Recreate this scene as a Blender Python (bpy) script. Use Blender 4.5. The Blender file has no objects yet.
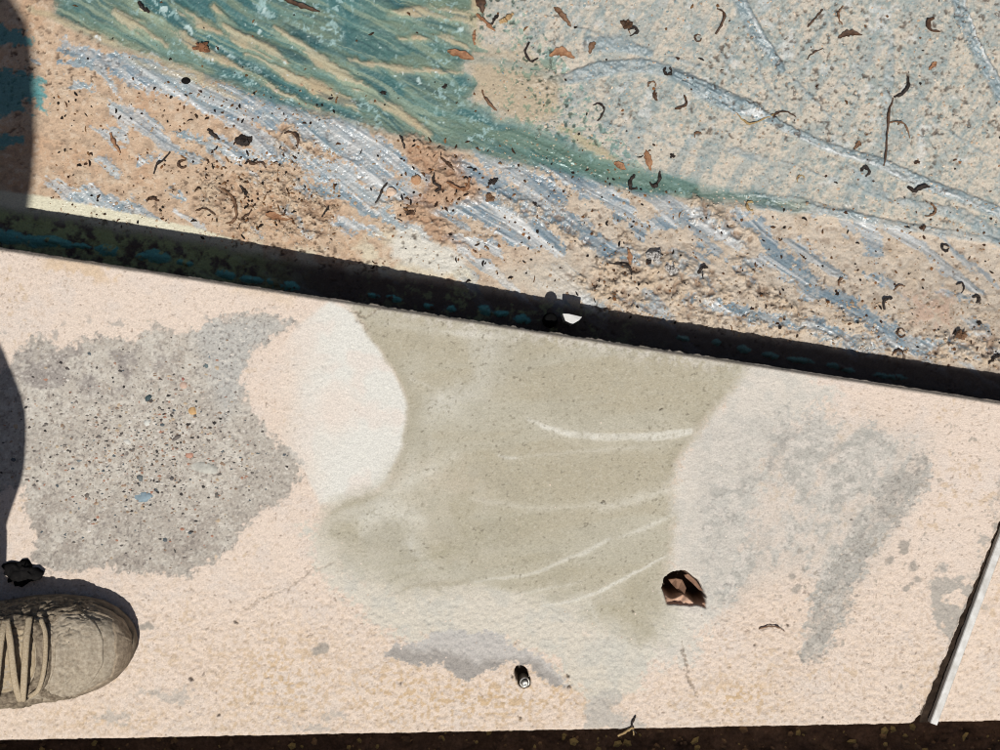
import bpy, bmesh, math, random
import numpy as np
from mathutils import Vector, Matrix

random.seed(7)
rng = np.random.default_rng(7)
scene = bpy.context.scene
COL = scene.collection

# ------------------------------------------------------------------ camera, sky, sun, exposure
H = 1.45                                   # camera height over the slab top; 1 px of the photo = 1 mm on the slab
cam_d = bpy.data.cameras.new('camera')
cam_d.sensor_width = 36.0
cam_d.lens = 36.0 * H / 1.0
cam_d.clip_start = 0.02
cam_d.clip_end = 500.0
cam = bpy.data.objects.new('camera', cam_d)
cam.location = (0, 0, H)
cam.rotation_euler = (0, 0, 0)
COL.objects.link(cam)
scene.camera = cam

KX, KY = 0.035, 0.45                       # shadow shift per metre of height
SUN_EL = math.atan(1.0 / math.hypot(KX, KY))
world = bpy.data.worlds.new('World')
scene.world = world
world.use_nodes = True
wn = world.node_tree.nodes
bg = wn['Background']
sky = wn.new('ShaderNodeTexSky')
sky.sky_type = 'NISHITA'
sky.sun_disc = False
sky.sun_elevation = SUN_EL
sky.sun_rotation = math.pi + math.atan2(KX, KY)
sky.air_density = 0.7
sky.dust_density = 2.0
sky.ozone_density = 0.4
world.node_tree.links.new(sky.outputs[0], bg.inputs[0])
bg.inputs[1].default_value = 0.05
sun_d = bpy.data.lights.new('sun', 'SUN')
sun_d.energy = 4.6
sun_d.angle = math.radians(0.5)
sun_d.color = (1.0, 0.965, 0.92)
sun = bpy.data.objects.new('sun', sun_d)
sun.rotation_euler = Vector((KX, KY, -1)).to_track_quat('-Z', 'Y').to_euler()
sun.location = (-0.3, -2, 4)
COL.objects.link(sun)
scene.view_settings.view_transform = 'Standard'
scene.view_settings.look = 'None'
scene.view_settings.gamma = 1.0
scene.view_settings.exposure = 0.0
scene.view_settings.use_curve_mapping = False
scene.cycles.pixel_filter_type = 'BLACKMAN_HARRIS'
scene.cycles.filter_width = 1.05

F = 1.42                                   # sunlit radiance of a white flat surface


def S(r, g, b):
    """base colour whose sunlit look is the given 8-bit colour"""
    o = []
    for v in (r, g, b):
        v /= 255.0
        o.append((v / 12.92 if v <= 0.04045 else ((v + 0.055) / 1.055) ** 2.4) / F)
    return np.array(o)


# ------------------------------------------------------------------ noise and mask helpers
def _hash(ix, iy, seed):
    h = (ix.astype(np.int64) * 374761393 + iy.astype(np.int64) * 668265263 + seed * 1442695041) & 0xFFFFFFFF
    h = ((h ^ (h >> 13)) * 1274126177) & 0xFFFFFFFF
    h = h ^ (h >> 16)
    return (h & 0xFFFFFF).astype(np.float32) / 16777215.0


def vnoise(x, y, seed=0):
    ix = np.floor(x); iy = np.floor(y)
    fx = (x - ix).astype(np.float32); fy = (y - iy).astype(np.float32)
    ix = ix.astype(np.int64); iy = iy.astype(np.int64)
    fx = fx * fx * (3 - 2 * fx); fy = fy * fy * (3 - 2 * fy)
    a = _hash(ix, iy, seed); b = _hash(ix + 1, iy, seed)
    c = _hash(ix, iy + 1, seed); d = _hash(ix + 1, iy + 1, seed)
    return (a + (b - a) * fx) * (1 - fy) + (c + (d - c) * fx) * fy


def fbm(x, y, scale=1.0, octaves=4, seed=0, gain=0.5):
    x = x / scale; y = y / scale
    t = 0.0; a = 1.0; n = 0.0
    for o in range(octaves):
        t = t + a * vnoise(x, y, seed + o * 17)
        n += a
        x, y = 1.62 * x + 1.21 * y + 5.3, -1.21 * x + 1.62 * y + 1.7
        a *= gain
    return t / n


def ss(a, b, x):
    t = np.clip((x - a) / (b - a), 0, 1)
    return t * t * (3 - 2 * t)


class Field:
    """colour and height over a grid whose px, py are picture millimetres"""

    def __init__(self, px, py, seed=0, warp=6.0):
        self.px, self.py = px, py
        self.wx = px + warp * 2 * (fbm(px, py, 26, 4, seed + 100, 0.6) - 0.5) + 3.5 * (fbm(px, py, 5, 2, seed + 140) - 0.5) + 4.0 * (fbm(px, py, 2.3, 2, seed + 160) - 0.5)
        self.wy = py + warp * 2 * (fbm(px, py, 26, 4, seed + 200, 0.6) - 0.5) + 3.5 * (fbm(px, py, 5, 2, seed + 240) - 0.5) + 4.0 * (fbm(px, py, 2.3, 2, seed + 260) - 0.5)
        self.col = np.zeros(px.shape + (3,), np.float32)
        self.h = np.zeros(px.shape, np.float32)
        self.rough = np.full(px.shape, 0.85, np.float32)

    def _box(self, xs, ys, pad):
        m = (self.px > min(xs) - pad) & (self.px < max(xs) + pad) & (self.py > min(ys) - pad) & (self.py < max(ys) + pad)
        return np.nonzero(m)

    def poly(self, pts, soft=2.0, warp=1.0):
        """0..1 mask of a polygon with ragged edge"""
        xs = [p[0] for p in pts]; ys = [p[1] for p in pts]
        idx = self._box(xs, ys, 30 + soft * 2)
        out = np.zeros(self.px.shape, np.float32)
        if len(idx[0]) == 0:
            return out
        x = self.px[idx] * (1 - warp) + self.wx[idx] * warp
        y = self.py[idx] * (1 - warp) + self.wy[idx] * warp
        d = np.full(x.shape, 1e9); ins = np.zeros(x.shape, bool)
        n = len(pts)
        for i in range(n):
            x0, y0 = pts[i]; x1, y1 = pts[(i + 1) % n]
            ex, ey = x1 - x0, y1 - y0
            t = np.clip(((x - x0) * ex + (y - y0) * ey) / (ex * ex + ey * ey + 1e-9), 0, 1)
            d = np.minimum(d, (x - x0 - t * ex) ** 2 + (y - y0 - t * ey) ** 2)
            if y0 != y1:
                c = ((y0 > y) != (y1 > y)) & (x < (x1 - x0) * (y - y0) / (y1 - y0) + x0)
                ins ^= c
        sd = np.sqrt(d) * np.where(ins, 1, -1)
        out[idx] = ss(-soft, soft, sd)
        return out

    def stroke(self, pts, w, soft=2.0, warp=0.6, taper=True):
        """mask of a stroke through pts; w is its half width (number or list)"""
        n = len(pts)
        ws = w if isinstance(w, (list, tuple)) else [w * (0.35 if taper and i in (0, n - 1) else 1.0) for i in range(n)]
        xs = [p[0] for p in pts]; ys = [p[1] for p in pts]
        idx = self._box(xs, ys, 20 + max(ws) + soft * 2)
        out = np.zeros(self.px.shape, np.float32)
        if len(idx[0]) == 0:
            return out
        x = self.px[idx] * (1 - warp) + self.wx[idx] * warp
        y = self.py[idx] * (1 - warp) + self.wy[idx] * warp
        best = np.full(x.shape, -1e9)
        for i in range(n - 1):
            x0, y0 = pts[i]; x1, y1 = pts[i + 1]
            ex, ey = x1 - x0, y1 - y0
            t = np.clip(((x - x0) * ex + (y - y0) * ey) / (ex * ex + ey * ey + 1e-9), 0, 1)
            dd = np.hypot(x - x0 - t * ex, y - y0 - t * ey)
            best = np.maximum(best, ws[i] * (1 - t) + ws[i + 1] * t - dd)
        out[idx] = ss(-soft, soft, best)
        return out

    def rag(self, m, amt=1.0, scale=3.0, seed=0):
        """turn a soft mask into a ragged, speckled one"""
        n = np.clip((fbm(self.px, self.py, scale, 3, seed + 900, 0.75) - 0.5) * 3.2, -1, 1)
        return ss(0.28, 0.72, m + amt * 4 * m * (1 - m) * n * 0.5)

    def grain(self, a, seed, hgt=0.0):
        g = np.random.default_rng(seed).random(self.px.shape).astype(np.float32) - 0.5
        self.col *= (1 + a * 2 * g)[..., None]
        if hgt: self.h += hgt * g

    def tone(self, sat, val):
        g = self.col @ np.array([0.3, 0.5, 0.2], np.float32)
        self.col = (g[..., None] + (self.col - g[..., None]) * sat) * val

    def dot(self, x, y, r, soft=1.0):
        return self.stroke([(x - 0.1, y), (x + 0.1, y)], r, soft, 0.8, False)

    def mix(self, m, c, a=1.0):
        m = np.clip(m * a, 0, 1)[..., None]
        self.col = self.col * (1 - m) + np.asarray(c) * m

    def streak(self, ang, along, across, seed, octv=4, wp=0.4):
        a = math.radians(ang)
        if not hasattr(self, 'lx'):
            self.lx = self.px + 26 * (fbm(self.px, self.py, 120, 2, 771) - 0.5); self.ly = self.py + 40 * (fbm(self.px, self.py, 120, 2, 772) - 0.5)
        qx = self.lx * (1 - wp) + self.wx * wp; qy = self.ly * (1 - wp) + self.wy * wp
        u = (qx * math.cos(a) + qy * math.sin(a)) / along
        v = (-qx * math.sin(a) + qy * math.cos(a)) / across
        t = 0; n = 0; g = 1.0
        for o in range(octv):
            t = t + g * vnoise(u * (1.9 ** o) + o * 3.1, v * (1.9 ** o) + o * 7.7, seed + o)
            n += g; g *= 0.6
        return t / n


# ------------------------------------------------------------------ materials
MATS = {}


def _mat(name):
    m = bpy.data.materials.new(name); m.use_nodes = True
    nt = m.node_tree
    return m, nt, nt.nodes['Principled BSDF']


def attr_material(name, grain=0.18, grain_scale=900, bump=0.25, bump_scale=700, spec=0.3, use_rough=True):
    """vertex pigment from the mesh, multiplied by fine procedural grain, with fine bump"""
    m, nt, p = _mat(name)
    N, L = nt.nodes, nt.links
    a = N.new('ShaderNodeAttribute'); a.attribute_name = 'pigment'
    tc = N.new('ShaderNodeTexCoord')
    n1 = N.new('ShaderNodeTexNoise'); n1.inputs['Scale'].default_value = grain_scale
    n1.inputs['Detail'].default_value = 3.0; n1.inputs['Roughness'].default_value = 0.7
    mr = N.new('ShaderNodeMapRange')
    mr.inputs['From Min'].default_value = 0.3; mr.inputs['From Max'].default_value = 0.7
    mr.inputs['To Min'].default_value = 1 - grain; mr.inputs['To Max'].default_value = 1 + grain * 0.8
    mx = N.new('ShaderNodeVectorMath'); mx.operation = 'SCALE'
    L.new(tc.outputs['Object'], n1.inputs['Vector'])
    L.new(n1.outputs['Fac'], mr.inputs['Value'])
    L.new(a.outputs['Color'], mx.inputs[0]); L.new(mr.outputs['Result'], mx.inputs['Scale'])
    L.new(mx.outputs['Vector'], p.inputs['Base Color'])
    n2 = N.new('ShaderNodeTexNoise'); n2.inputs['Scale'].default_value = bump_scale
    n2.inputs['Detail'].default_value = 4.0; n2.inputs['Roughness'].default_value = 0.65
    b = N.new('ShaderNodeBump'); b.inputs['Strength'].default_value = bump; b.inputs['Distance'].default_value = 0.0015
    L.new(tc.outputs['Object'], n2.inputs['Vector'])
    L.new(n2.outputs['Fac'], b.inputs['Height']); L.new(b.outputs['Normal'], p.inputs['Normal'])
    if use_rough:
        r = N.new('ShaderNodeAttribute'); r.attribute_name = 'gloss_rough'
        L.new(r.outputs['Fac'], p.inputs['Roughness'])
    else:
        p.inputs['Roughness'].default_value = 0.85
    p.inputs['Specular IOR Level'].default_value = spec
    MATS[name] = m
    return m


def simple_material(name, c, c2=None, scale=200, rough=0.7, bump=0.3, bdist=0.001, spec=0.3, metal=0.0, detail=4, stretch=None):
    m, nt, p = _mat(name)
    N, L = nt.nodes, nt.links
    tc = N.new('ShaderNodeTexCoord')
    src = tc.outputs['Object']
    if stretch:
        mp = N.new('ShaderNodeMapping'); mp.inputs['Scale'].default_value = stretch
        L.new(src, mp.inputs['Vector']); src = mp.outputs['Vector']
    n = N.new('ShaderNodeTexNoise'); n.inputs['Scale'].default_value = scale
    n.inputs['Detail'].default_value = detail; n.inputs['Roughness'].default_value = 0.65
    L.new(src, n.inputs['Vector'])
    r = N.new('ShaderNodeValToRGB')
    c2 = c if c2 is None else c2
    r.color_ramp.elements[0].position = 0.35; r.color_ramp.elements[1].position = 0.68
    r.color_ramp.elements[0].color = (*c, 1); r.color_ramp.elements[1].color = (*c2, 1)
    L.new(n.outputs['Fac'], r.inputs['Fac']); L.new(r.outputs['Color'], p.inputs['Base Color'])
    b = N.new('ShaderNodeBump'); b.inputs['Strength'].default_value = bump; b.inputs['Distance'].default_value = bdist
    L.new(n.outputs['Fac'], b.inputs['Height']); L.new(b.outputs['Normal'], p.inputs['Normal'])
    p.inputs['Roughness'].default_value = rough
    p.inputs['Specular IOR Level'].default_value = spec
    p.inputs['Metallic'].default_value = metal
    MATS[name] = m
    return m


attr_material('slab_surface', grain=0.16, grain_scale=700, bump=0.35, bump_scale=520, spec=0.2)
attr_material('mortar_surface', grain=0.13, grain_scale=900, bump=0.22, bump_scale=700, spec=0.15)
attr_material('cover_surface', grain=0.17, grain_scale=600, bump=0.22, bump_scale=480, spec=0.5)
attr_material('chip_surface', grain=0.12, bump=0.1, spec=0.3, use_rough=False)
attr_material('crumb_surface', grain=0.2, bump=0.3, spec=0.2, use_rough=False)
attr_material('soil_surface', grain=0.35, grain_scale=300, bump=0.6, bump_scale=200, spec=0.1, use_rough=False)
simple_material('leaf_black', S(34, 30, 28), S(62, 50, 42), 300, 0.7)
simple_material('leaf_dark', S(58, 42, 32), S(104, 76, 54), 260, 0.65)
simple_material('leaf_brown', S(92, 66, 46), S(146, 112, 84), 260, 0.65)
simple_material('leaf_rust', S(132, 88, 60), S(178, 136, 100), 240, 0.7)
simple_material('leaf_tan', S(176, 142, 98), S(206, 178, 134), 240, 0.7)
simple_material('stone_orange', S(184, 138, 102), S(204, 166, 130), 200, 0.8)
simple_material('stone_brown', S(120, 82, 58), S(158, 112, 80), 300, 0.9, 0.6)
simple_material('stone_black', S(16, 15, 15), S(30, 28, 27), 300, 0.8, 0.3, 0.001, 0.1)
simple_material('sun_patch_white', S(236, 235, 230), S(248, 247, 243), 300, 0.8)
simple_material('plaster_crumb', S(66, 60, 55), S(226, 223, 218), 420, 0.9, 0.8, 0.002, 0.1, 0, 2)
simple_material('plaster_pink', S(214, 186, 160), S(232, 210, 190), 200, 0.85)
simple_material('strip_white', S(196, 193, 186), S(236, 236, 232), 90, 0.45, 0.08, 0.0005, 0.5)
simple_material('rubber_black', (0.004, 0.004, 0.004), (0.007, 0.007, 0.007), 200, 0.95, 0.3, 0.001, 0.0)
simple_material('clay_inside', S(196, 156, 128), S(226, 186, 158), 160, 0.9, 0.5)
simple_material('clay_dark', S(132, 100, 82), S(172, 136, 112), 160, 0.85, 0.5)
simple_material('screw_metal', S(168, 166, 160), S(222, 220, 214), 300, 0.35, 0.1, 0.0005, 0.5, 0.6)
simple_material('concrete_wall', S(150, 142, 130), S(186, 178, 166), 30, 0.9, 0.5, 0.004)
simple_material('concrete_base', S(120, 112, 102), S(150, 142, 130), 30, 0.95, 0.5, 0.004)
simple_material('straw', S(150, 120, 80), S(190, 165, 115), 200, 0.7)

# puddle: a thin sheet of tinted water (transparent + fresnel gloss), real geometry
pm = bpy.data.materials.new('puddle_water'); pm.use_nodes = True
nt = pm.node_tree; nt.nodes.remove(nt.nodes['Principled BSDF'])
tr = nt.nodes.new('ShaderNodeBsdfTransparent'); tr.inputs[0].default_value = (0.86, 0.94, 0.94, 1)
gl = nt.nodes.new('ShaderNodeBsdfGlossy'); gl.inputs['Roughness'].default_value = 0.06
fr = nt.nodes.new('ShaderNodeFresnel'); fr.inputs[0].default_value = 1.33
mxs = nt.nodes.new('ShaderNodeMixShader')
nz = nt.nodes.new('ShaderNodeTexNoise'); nz.inputs['Scale'].default_value = 60
bp = nt.nodes.new('ShaderNodeBump'); bp.inputs['Strength'].default_value = 0.1; bp.inputs['Distance'].default_value = 0.002
nt.links.new(nz.outputs['Fac'], bp.inputs['Height']); nt.links.new(bp.outputs['Normal'], gl.inputs['Normal'])
nt.links.new(fr.outputs[0], mxs.inputs[0]); nt.links.new(tr.outputs[0], mxs.inputs[1]); nt.links.new(gl.outputs[0], mxs.inputs[2])
nt.links.new(mxs.outputs[0], nt.nodes['Material Output'].inputs['Surface'])
MATS['puddle_water'] = pm


# ------------------------------------------------------------------ mesh helpers
def link(name, me, mat=None, parent=None):
    o = bpy.data.objects.new(name, me)
    COL.objects.link(o)
    if mat:
        me.materials.clear(); me.materials.append(MATS[mat])
    if parent:
        o.parent = parent
    return o


def tag(o, label=None, cat=None, group=None, kind=None):
    if label: o['label'] = label
    if cat: o['category'] = cat
    if group: o['group'] = group
    if kind: o['kind'] = kind
    return o


def empty(name, loc=(0, 0, 0)):
    o = bpy.data.objects.new(name, None)
    o.empty_display_size = 0.05
    o.location = loc
    COL.objects.link(o)
    return o


def raw_mesh(name, co, quads, col=None, rough=None, smooth=True):
    me = bpy.data.meshes.new(name)
    co = np.ascontiguousarray(co, np.float32); quads = np.ascontiguousarray(quads, np.int32)
    k = quads.shape[1]
    me.vertices.add(len(co)); me.vertices.foreach_set('co', co.ravel())
    me.loops.add(quads.size); me.loops.foreach_set('vertex_index', quads.ravel())
    me.polygons.add(len(quads))
    me.polygons.foreach_set('loop_start', np.arange(0, quads.size, k, dtype=np.int32))
    me.polygons.foreach_set('use_smooth', np.full(len(quads), smooth, bool))
    me.update(calc_edges=True)
    if col is not None:
        a = me.attributes.new('pigment', 'FLOAT_COLOR', 'POINT')
        a.data.foreach_set('color', np.concatenate([col.reshape(-1, 3), np.ones((len(co), 1))], 1).astype(np.float32).ravel())
    if rough is not None:
        a = me.attributes.new('gloss_rough', 'FLOAT', 'POINT')
        a.data.foreach_set('value', rough.astype(np.float32).ravel())
    return me


def grid_quads(R, C):
    i = np.arange(R * C).reshape(R, C)
    return np.stack([i[:-1, :-1], i[:-1, 1:], i[1:, 1:], i[1:, :-1]], -1).reshape(-1, 4)


def axis(a, b, step, lo, hi, g=1.09):
    """fine from a to b, growing steps out to lo and hi"""
    mid = list(np.arange(a, b + step * 0.5, step))
    left = []; s = step * 2; x = a
    while x - s > lo:
        x -= s; left.append(x); s *= g
    left.append(lo)
    right = []; s = step * 2; x = mid[-1]
    while x + s < hi:
        x += s; right.append(x); s *= g
    right.append(hi)
    if lo >= a: left = []
    if hi <= b: right = []
    return np.array(left[::-1] + mid + right)


def submesh(co, quads, sel, col, rough, name):
    q = quads[sel]
    used = np.unique(q)
    rm = np.zeros(len(co), np.int64); rm[used] = np.arange(len(used))
    return raw_mesh(name, co[used], rm[q], col[used], rough[used])


# ------------------------------------------------------------------ the slab edges in picture millimetres
def ytop(px):
    return np.interp(px, [-3000, -400, 0, 1000, 1300, 4000], [120, 190, 247, 401, 440, 560])


def ybot(px):
    return np.interp(px, [-3000, -400, 0, 1000, 1300, 4000], [800, 750, 740.5, 722, 716, 700])


def PX(px, py, z=0.0):
    k = (H - z) / H / 1000.0
    return (px - 500) * k, (375 - py) * k, z


def slab_grid(cols, mapx, nrow_step=1.0):
    """rows run from the pool edge (t=0) to the garden edge (t=1)"""
    T = np.linspace(0, 1, int(470 / nrow_step))
    cc, tt = np.meshgrid(cols, T)
    px = mapx(cc, tt)
    py = ytop(px) * (1 - tt) + ybot(px) * tt
    e = fbm(px, px * 0 + 4, 7, 4, 88, 0.7) - 0.5
    mort = ss(330, 380, px) * ss(760, 700, px)
    py = py + (1.6 + 3.2 * mort) * e * np.exp(-tt * 470 / 7) + 1.6 * (fbm(px, px * 0 + 9, 9, 4, 89, 0.7) - 0.5) * np.exp(-(1 - tt) * 470 / 7)
    return px, py, tt


def paint_slab(f, seed=0):
    """pigment and relief of the painted concrete coping, shared by both slabs"""
    px, py = f.px, f.py
    fine = fbm(px, py, 3.2, 3, seed + 1)
    mid = fbm(px, py, 22, 4, seed + 2)
    big = fbm(px, py, 150, 3, seed + 3)
    f.col[:] = S(234, 216, 199)
    f.mix(ss(0.45, 0.7, big), S(231, 212, 194), 0.8)
    f.mix(ss(0.5, 0.75, mid), S(228, 214, 201), 0.7)
    f.mix(ss(0.62, 0.8, fine) * 0.5, S(206, 184, 162))
    f.mix(ss(0.62, 0.72, fbm(px, py, 5, 3, seed + 4)) * ss(0.5, 0.65, fbm(px, py, 60, 3, seed + 5)), S(214, 190, 160), 0.7)
    # coarse granular coat towards the garden edge
    low = ss(520, 640, py + 50 * (big - 0.5))
    gr = fbm(px, py, 3.6, 2, seed + 6)
    f.h += (0.0003 + 0.0009 * low) * (gr - 0.5) * 1.6
    f.h += 0.0007 * (fine - 0.5)
    f.h += 0.0004 * (mid - 0.5)
    f.mix(low * ss(0.6, 0.72, gr), S(230, 208, 184), 0.4)
    f.mix(low * ss(0.36, 0.26, gr), S(204, 182, 158), 0.5)
    # fine hair pits
    pit = fbm(px, py, 2.4, 2, seed + 9)
    f.mix(ss(0.76, 0.88, pit), S(158, 140, 124), 0.8)
    pit2 = fbm(px, py, 1.8, 1, seed + 10)
    f.mix(ss(0.9, 0.97, pit2), S(178, 158, 140), 0.7)
    f.h -= 0.0006 * ss(0.76, 0.88, pit)
    return low


EXPOSED = [(-80, 372), (0, 368), (22, 352), (42, 337), (62, 349), (95, 339), (130, 340), (152, 326), (186, 331), (226, 320),
           (262, 315), (292, 322), (276, 335), (252, 346), (241, 370), (246, 396), (259, 420), (276, 441), (301, 456),
           (302, 474), (284, 494), (262, 512), (242, 534), (226, 556), (190, 576), (140, 572), (100, 566), (56, 574),
           (34, 560), (42, 532), (26, 514), (22, 490), (0, 482), (-80, 482)]
PATCH = [(346, 300), (420, 300), (600, 320), (748, 345), (746, 371), (724, 397), (700, 426), (679, 451), (670, 482),
         (672, 520), (667, 560), (664, 600), (655, 638), (640, 640), (612, 626), (570, 601), (520, 594), (480, 584), (440, 581),
         (405, 588), (375, 574), (342, 560), (326, 540), (332, 516), (352, 501), (386, 483), (404, 446), (408, 406),
         (396, 371), (374, 341)]
OVAL = [(330, 300), (352, 312), (374, 341), (393, 370), (408, 404), (404, 446), (386, 483), (352, 500), (320, 505),
        (306, 474), (285, 448), (262, 405), (268, 360), (300, 325)]
HOLE = [(663, 588), (665, 578), (672, 573), (684, 571), (690, 575), (699, 582), (706, 596), (706, 608), (700, 606), (690, 606),
        (676, 604), (667, 604)]


def build_main_slab():
    cols = axis(-25, 1000, 1.0, -3000, 1000)
    T = None

    def mapx(cc, tt):
        jag = 2.2 * (fbm(tt * 470, tt * 0 + 3, 9, 4, 77) - 0.5) * 2
        xr = 1049 - (1049 - 921) * tt + jag
        xr = xr - 3.5 * ss(0.72, 1.0, tt) - 3 * ss(0.97, 1.0, tt)
        return np.where(cc > 820, 820 + (cc - 820) * (xr - 820) / 180.0, cc)
    px, py, tt = slab_grid(cols, mapx)
    f = Field(px, py, 11)
    low = paint_slab(f, 11)
    fine = fbm(px, py, 3.0, 3, 31); mid = fbm(px, py, 14, 4, 32); grit = fbm(px, py, 2.2, 2, 33)
    # yellowed blotches along the pool edge
    f.mix(f.poly([(40, 250), (130, 262), (125, 285), (75, 282), (45, 268)], 8) * ss(0.45, 0.6, mid), S(222, 194, 158), 0.7)
    f.mix(f.poly([(225, 268), (300, 290), (290, 306), (230, 290)], 8) * ss(0.45, 0.6, mid), S(226, 202, 172), 0.5)
    for (x, y, w, h, a) in [(480, 700, 90, 28, .8), (280, 680, 60, 50, .7), (110, 720, 80, 14, .5), (740, 700, 45, 22, .8), (560, 690, 40, 20, .5), (970, 690, 60, 40, .6), (395, 690, 50, 40, .6)]:
        e = np.exp(-(((px - x) / w) ** 2 + ((py - y) / h) ** 2))
        f.mix(e * ss(0.52, 0.66, fbm(px, py, 3.4, 2, 41)), S(206, 174, 128), a)
        f.mix(e * 0.12, S(230, 206, 174), a)
    # bare concrete with aggregate
    m = f.rag(f.poly(EXPOSED, 8, 1.5), 1.3, 4.0, 1)
    m = m * (1 - 0.7 * ss(0.6, 0.72, fbm(px, py, 7, 3, 51)) * (1 - f.poly(EXPOSED, 14, 1.0)))
    f.mix(m, S(198, 190, 177))
    f.mix(m * ss(0.5, 0.68, fbm(px, py, 7, 3, 58)), S(178, 167, 154), 0.7)
    f.mix(m * ss(0.5, 0.68, fbm(px, py, 6, 3, 59)), S(214, 208, 196), 0.7)
    f.mix(m * ss(0.45, 0.7, fbm(px, py, 40, 3, 52)), S(184, 176, 164), 0.8)
    f.mix(m * f.poly([(0, 340), (140, 330), (175, 345), (165, 380), (90, 395), (20, 400)], 16) * ss(0.4, 0.62, fbm(px, py, 18, 4, 53)), S(156, 148, 142), 0.8)
    f.mix(m * (1 - f.poly(EXPOSED, 9, 1.3)) * 1.2, S(160, 151, 143), 0.55)
    f.mix(m * f.poly([(20, 480), (120, 520), (240, 520), (200, 578), (40, 578)], 18) * ss(0.4, 0.65, mid), S(164, 154, 143), 0.7)
    f.mix(m * f.poly([(190, 318), (290, 320), (255, 350), (240, 400), (225, 420), (205, 370)], 12), S(190, 190, 185), 0.7)
    f.mix(m * ss(0.62, 0.8, grit), S(224, 218, 206), 0.6)
    f.mix(m * ss(0.36, 0.22, grit), S(128, 120, 114), 0.65)
    f.h += m * (0.0012 * (fine - 0.5) - 0.0005)
    exposed = m
    # stray flakes round it
    ring = f.poly([(-20, 325), (90, 318), (240, 306), (300, 312), (300, 345), (-20, 400)], 10) * (1 - m)
    f.mix(ring * ss(0.66, 0.72, fbm(px, py, 9, 4, 54)), S(186, 178, 168), 0.8)
    # chalky oval
    o = f.poly(OVAL, 3.0, 0.25)
    o = o * ss(262, 345, px + 30 * (mid - 0.5))
    f.mix(o, S(230, 229, 220), 0.95)
    f.mix(o * ss(0.55, 0.7, fbm(px, py, 30, 3, 61)) * 0.6, S(234, 221, 209))
    f.mix(f.dot(338, 408, 22, 14), S(236, 221, 207), 0.7)
    # right hand pale wash
    w = f.poly([(748, 345), (800, 360), (830, 395), (780, 430), (765, 470), (740, 560), (716, 620), (690, 660), (620, 668), (600, 640), (664, 600), (668, 500), (680, 450), (724, 397)], 22, 1.4)
    w = f.rag(w, 1.2, 4.5, 2)
    f.mix(w, S(220, 214, 202), 0.85)
    f.mix(w * ss(0.5, 0.7, fbm(px, py, 12, 4, 62)), S(204, 201, 191), 0.6)
    w2 = f.poly([(300, 520), (330, 540), (350, 575), (405, 592), (480, 588), (530, 598), (600, 636), (655, 650), (640, 690), (590, 700), (555, 660), (500, 640), (440, 640), (380, 628), (345, 598), (318, 570)], 18, 1.6)
    w2 = np.maximum(f.rag(w2, 0.9, 5.0, 3), f.poly([(330, 500), (420, 480), (520, 520), (660, 560), (690, 640), (600, 640), (480, 600), (400, 600), (345, 575), (318, 545)], 10, 1.2))
    f.mix(w2, S(216, 211, 196), 0.85)
    f.mix(w2 * ss(0.5, 0.7, fbm(px, py, 14, 4, 63)), S(205, 203, 192), 0.6)
    # grey bare area on the right
    gp = f.poly([(775, 415), (800, 404), (826, 404), (832, 424), (868, 422), (896, 440), (932, 443), (926, 480), (906, 512), (880, 540),
                 (862, 572), (850, 610), (834, 640), (815, 668), (803, 655), (809, 612), (818, 580), (800, 558), (770, 568),
                 (742, 600), (716, 604), (702, 570), (696, 530), (702, 492), (735, 474), (755, 450)], 15, 1.6)
    gp = f.rag(gp, 1.3, 4.0, 4)
    gp = gp * (1 - 0.8 * f.poly([(715, 430), (770, 420), (765, 470), (735, 480), (718, 470)], 9, 1.4))
    gp = gp * (0.25 + 0.75 * ss(0.40, 0.54, f.streak(-57, 70, 16, 92) * 0.6 + 0.4 * fbm(px, py, 10, 4, 93, 0.7)))
    gp = np.maximum(gp, 0.45 * f.poly([(700, 430), (770, 405), (930, 440), (890, 540), (840, 600), (800, 570), (720, 610), (690, 560)], 26, 1.5))
    f.mix(gp, S(200, 197, 188), 0.9)
    f.mix(gp * ss(0.46, 0.62, fbm(px, py, 12, 4, 64, 0.65)), S(184, 181, 172), 0.8)
    f.mix(gp * ss(0.52, 0.66, fbm(px, py, 6, 3, 57)), S(222, 214, 203), 0.7)
    f.mix(gp * ss(0.62, 0.75, grit), S(160, 155, 147), 0.5)
    gd = f.poly([(934, 446), (926, 480), (906, 512), (880, 540), (862, 575), (850, 612), (834, 642), (815, 668), (803, 655), (812, 606), (836, 560), (868, 512), (890, 478)], 12, 1.6)
    gd = f.rag(gd, 1.4, 3.5, 5)
    f.mix(gd * (0.35 + 0.65 * ss(0.4, 0.6, fbm(px, py, 9, 4, 69, 0.7))), S(176, 172, 163), 0.8)
    f.mix(f.stroke([(770, 480), (780, 450), (800, 428)], 5, 4, 2.0) * ss(0.42, 0.55, fbm(px, py, 7, 3, 65)), S(172, 168, 160), 0.8)
    f.mix(f.stroke([(818, 460), (850, 440), (885, 428)], 9, 5, 2.0) * ss(0.4, 0.6, mid), S(176, 174, 166), 0.7)
    f.mix(gd * ss(0.4, 0.25, grit), S(140, 134, 127), 0.6)
    f.h -= (gp * 0.0004 + gd * 0.0004) * (0.4 + fine)
    spots = [(903, 546, 6), (904, 553, 5), (889, 561, 4.5), (914, 566, 4.5), (918, 580, 4), (911, 584, 3), (906, 589, 3), (800, 552, 3.5),
             (813, 548, 3), (792, 578, 4), (798, 589, 5), (804, 570, 2.5), (322, 650, 6.5), (316, 653, 5), (901, 686, 2.5), (844, 643, 3), (836, 645, 2.5), (990, 618, 3), (986, 608, 3),
             (148, 624, 5), (142, 626, 4), (912, 706, 2)]
    for (x, y, r) in spots:
        f.mix(f.dot(x, y, r * 0.85, 1.4), S(172, 164, 153), 0.9)
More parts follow.
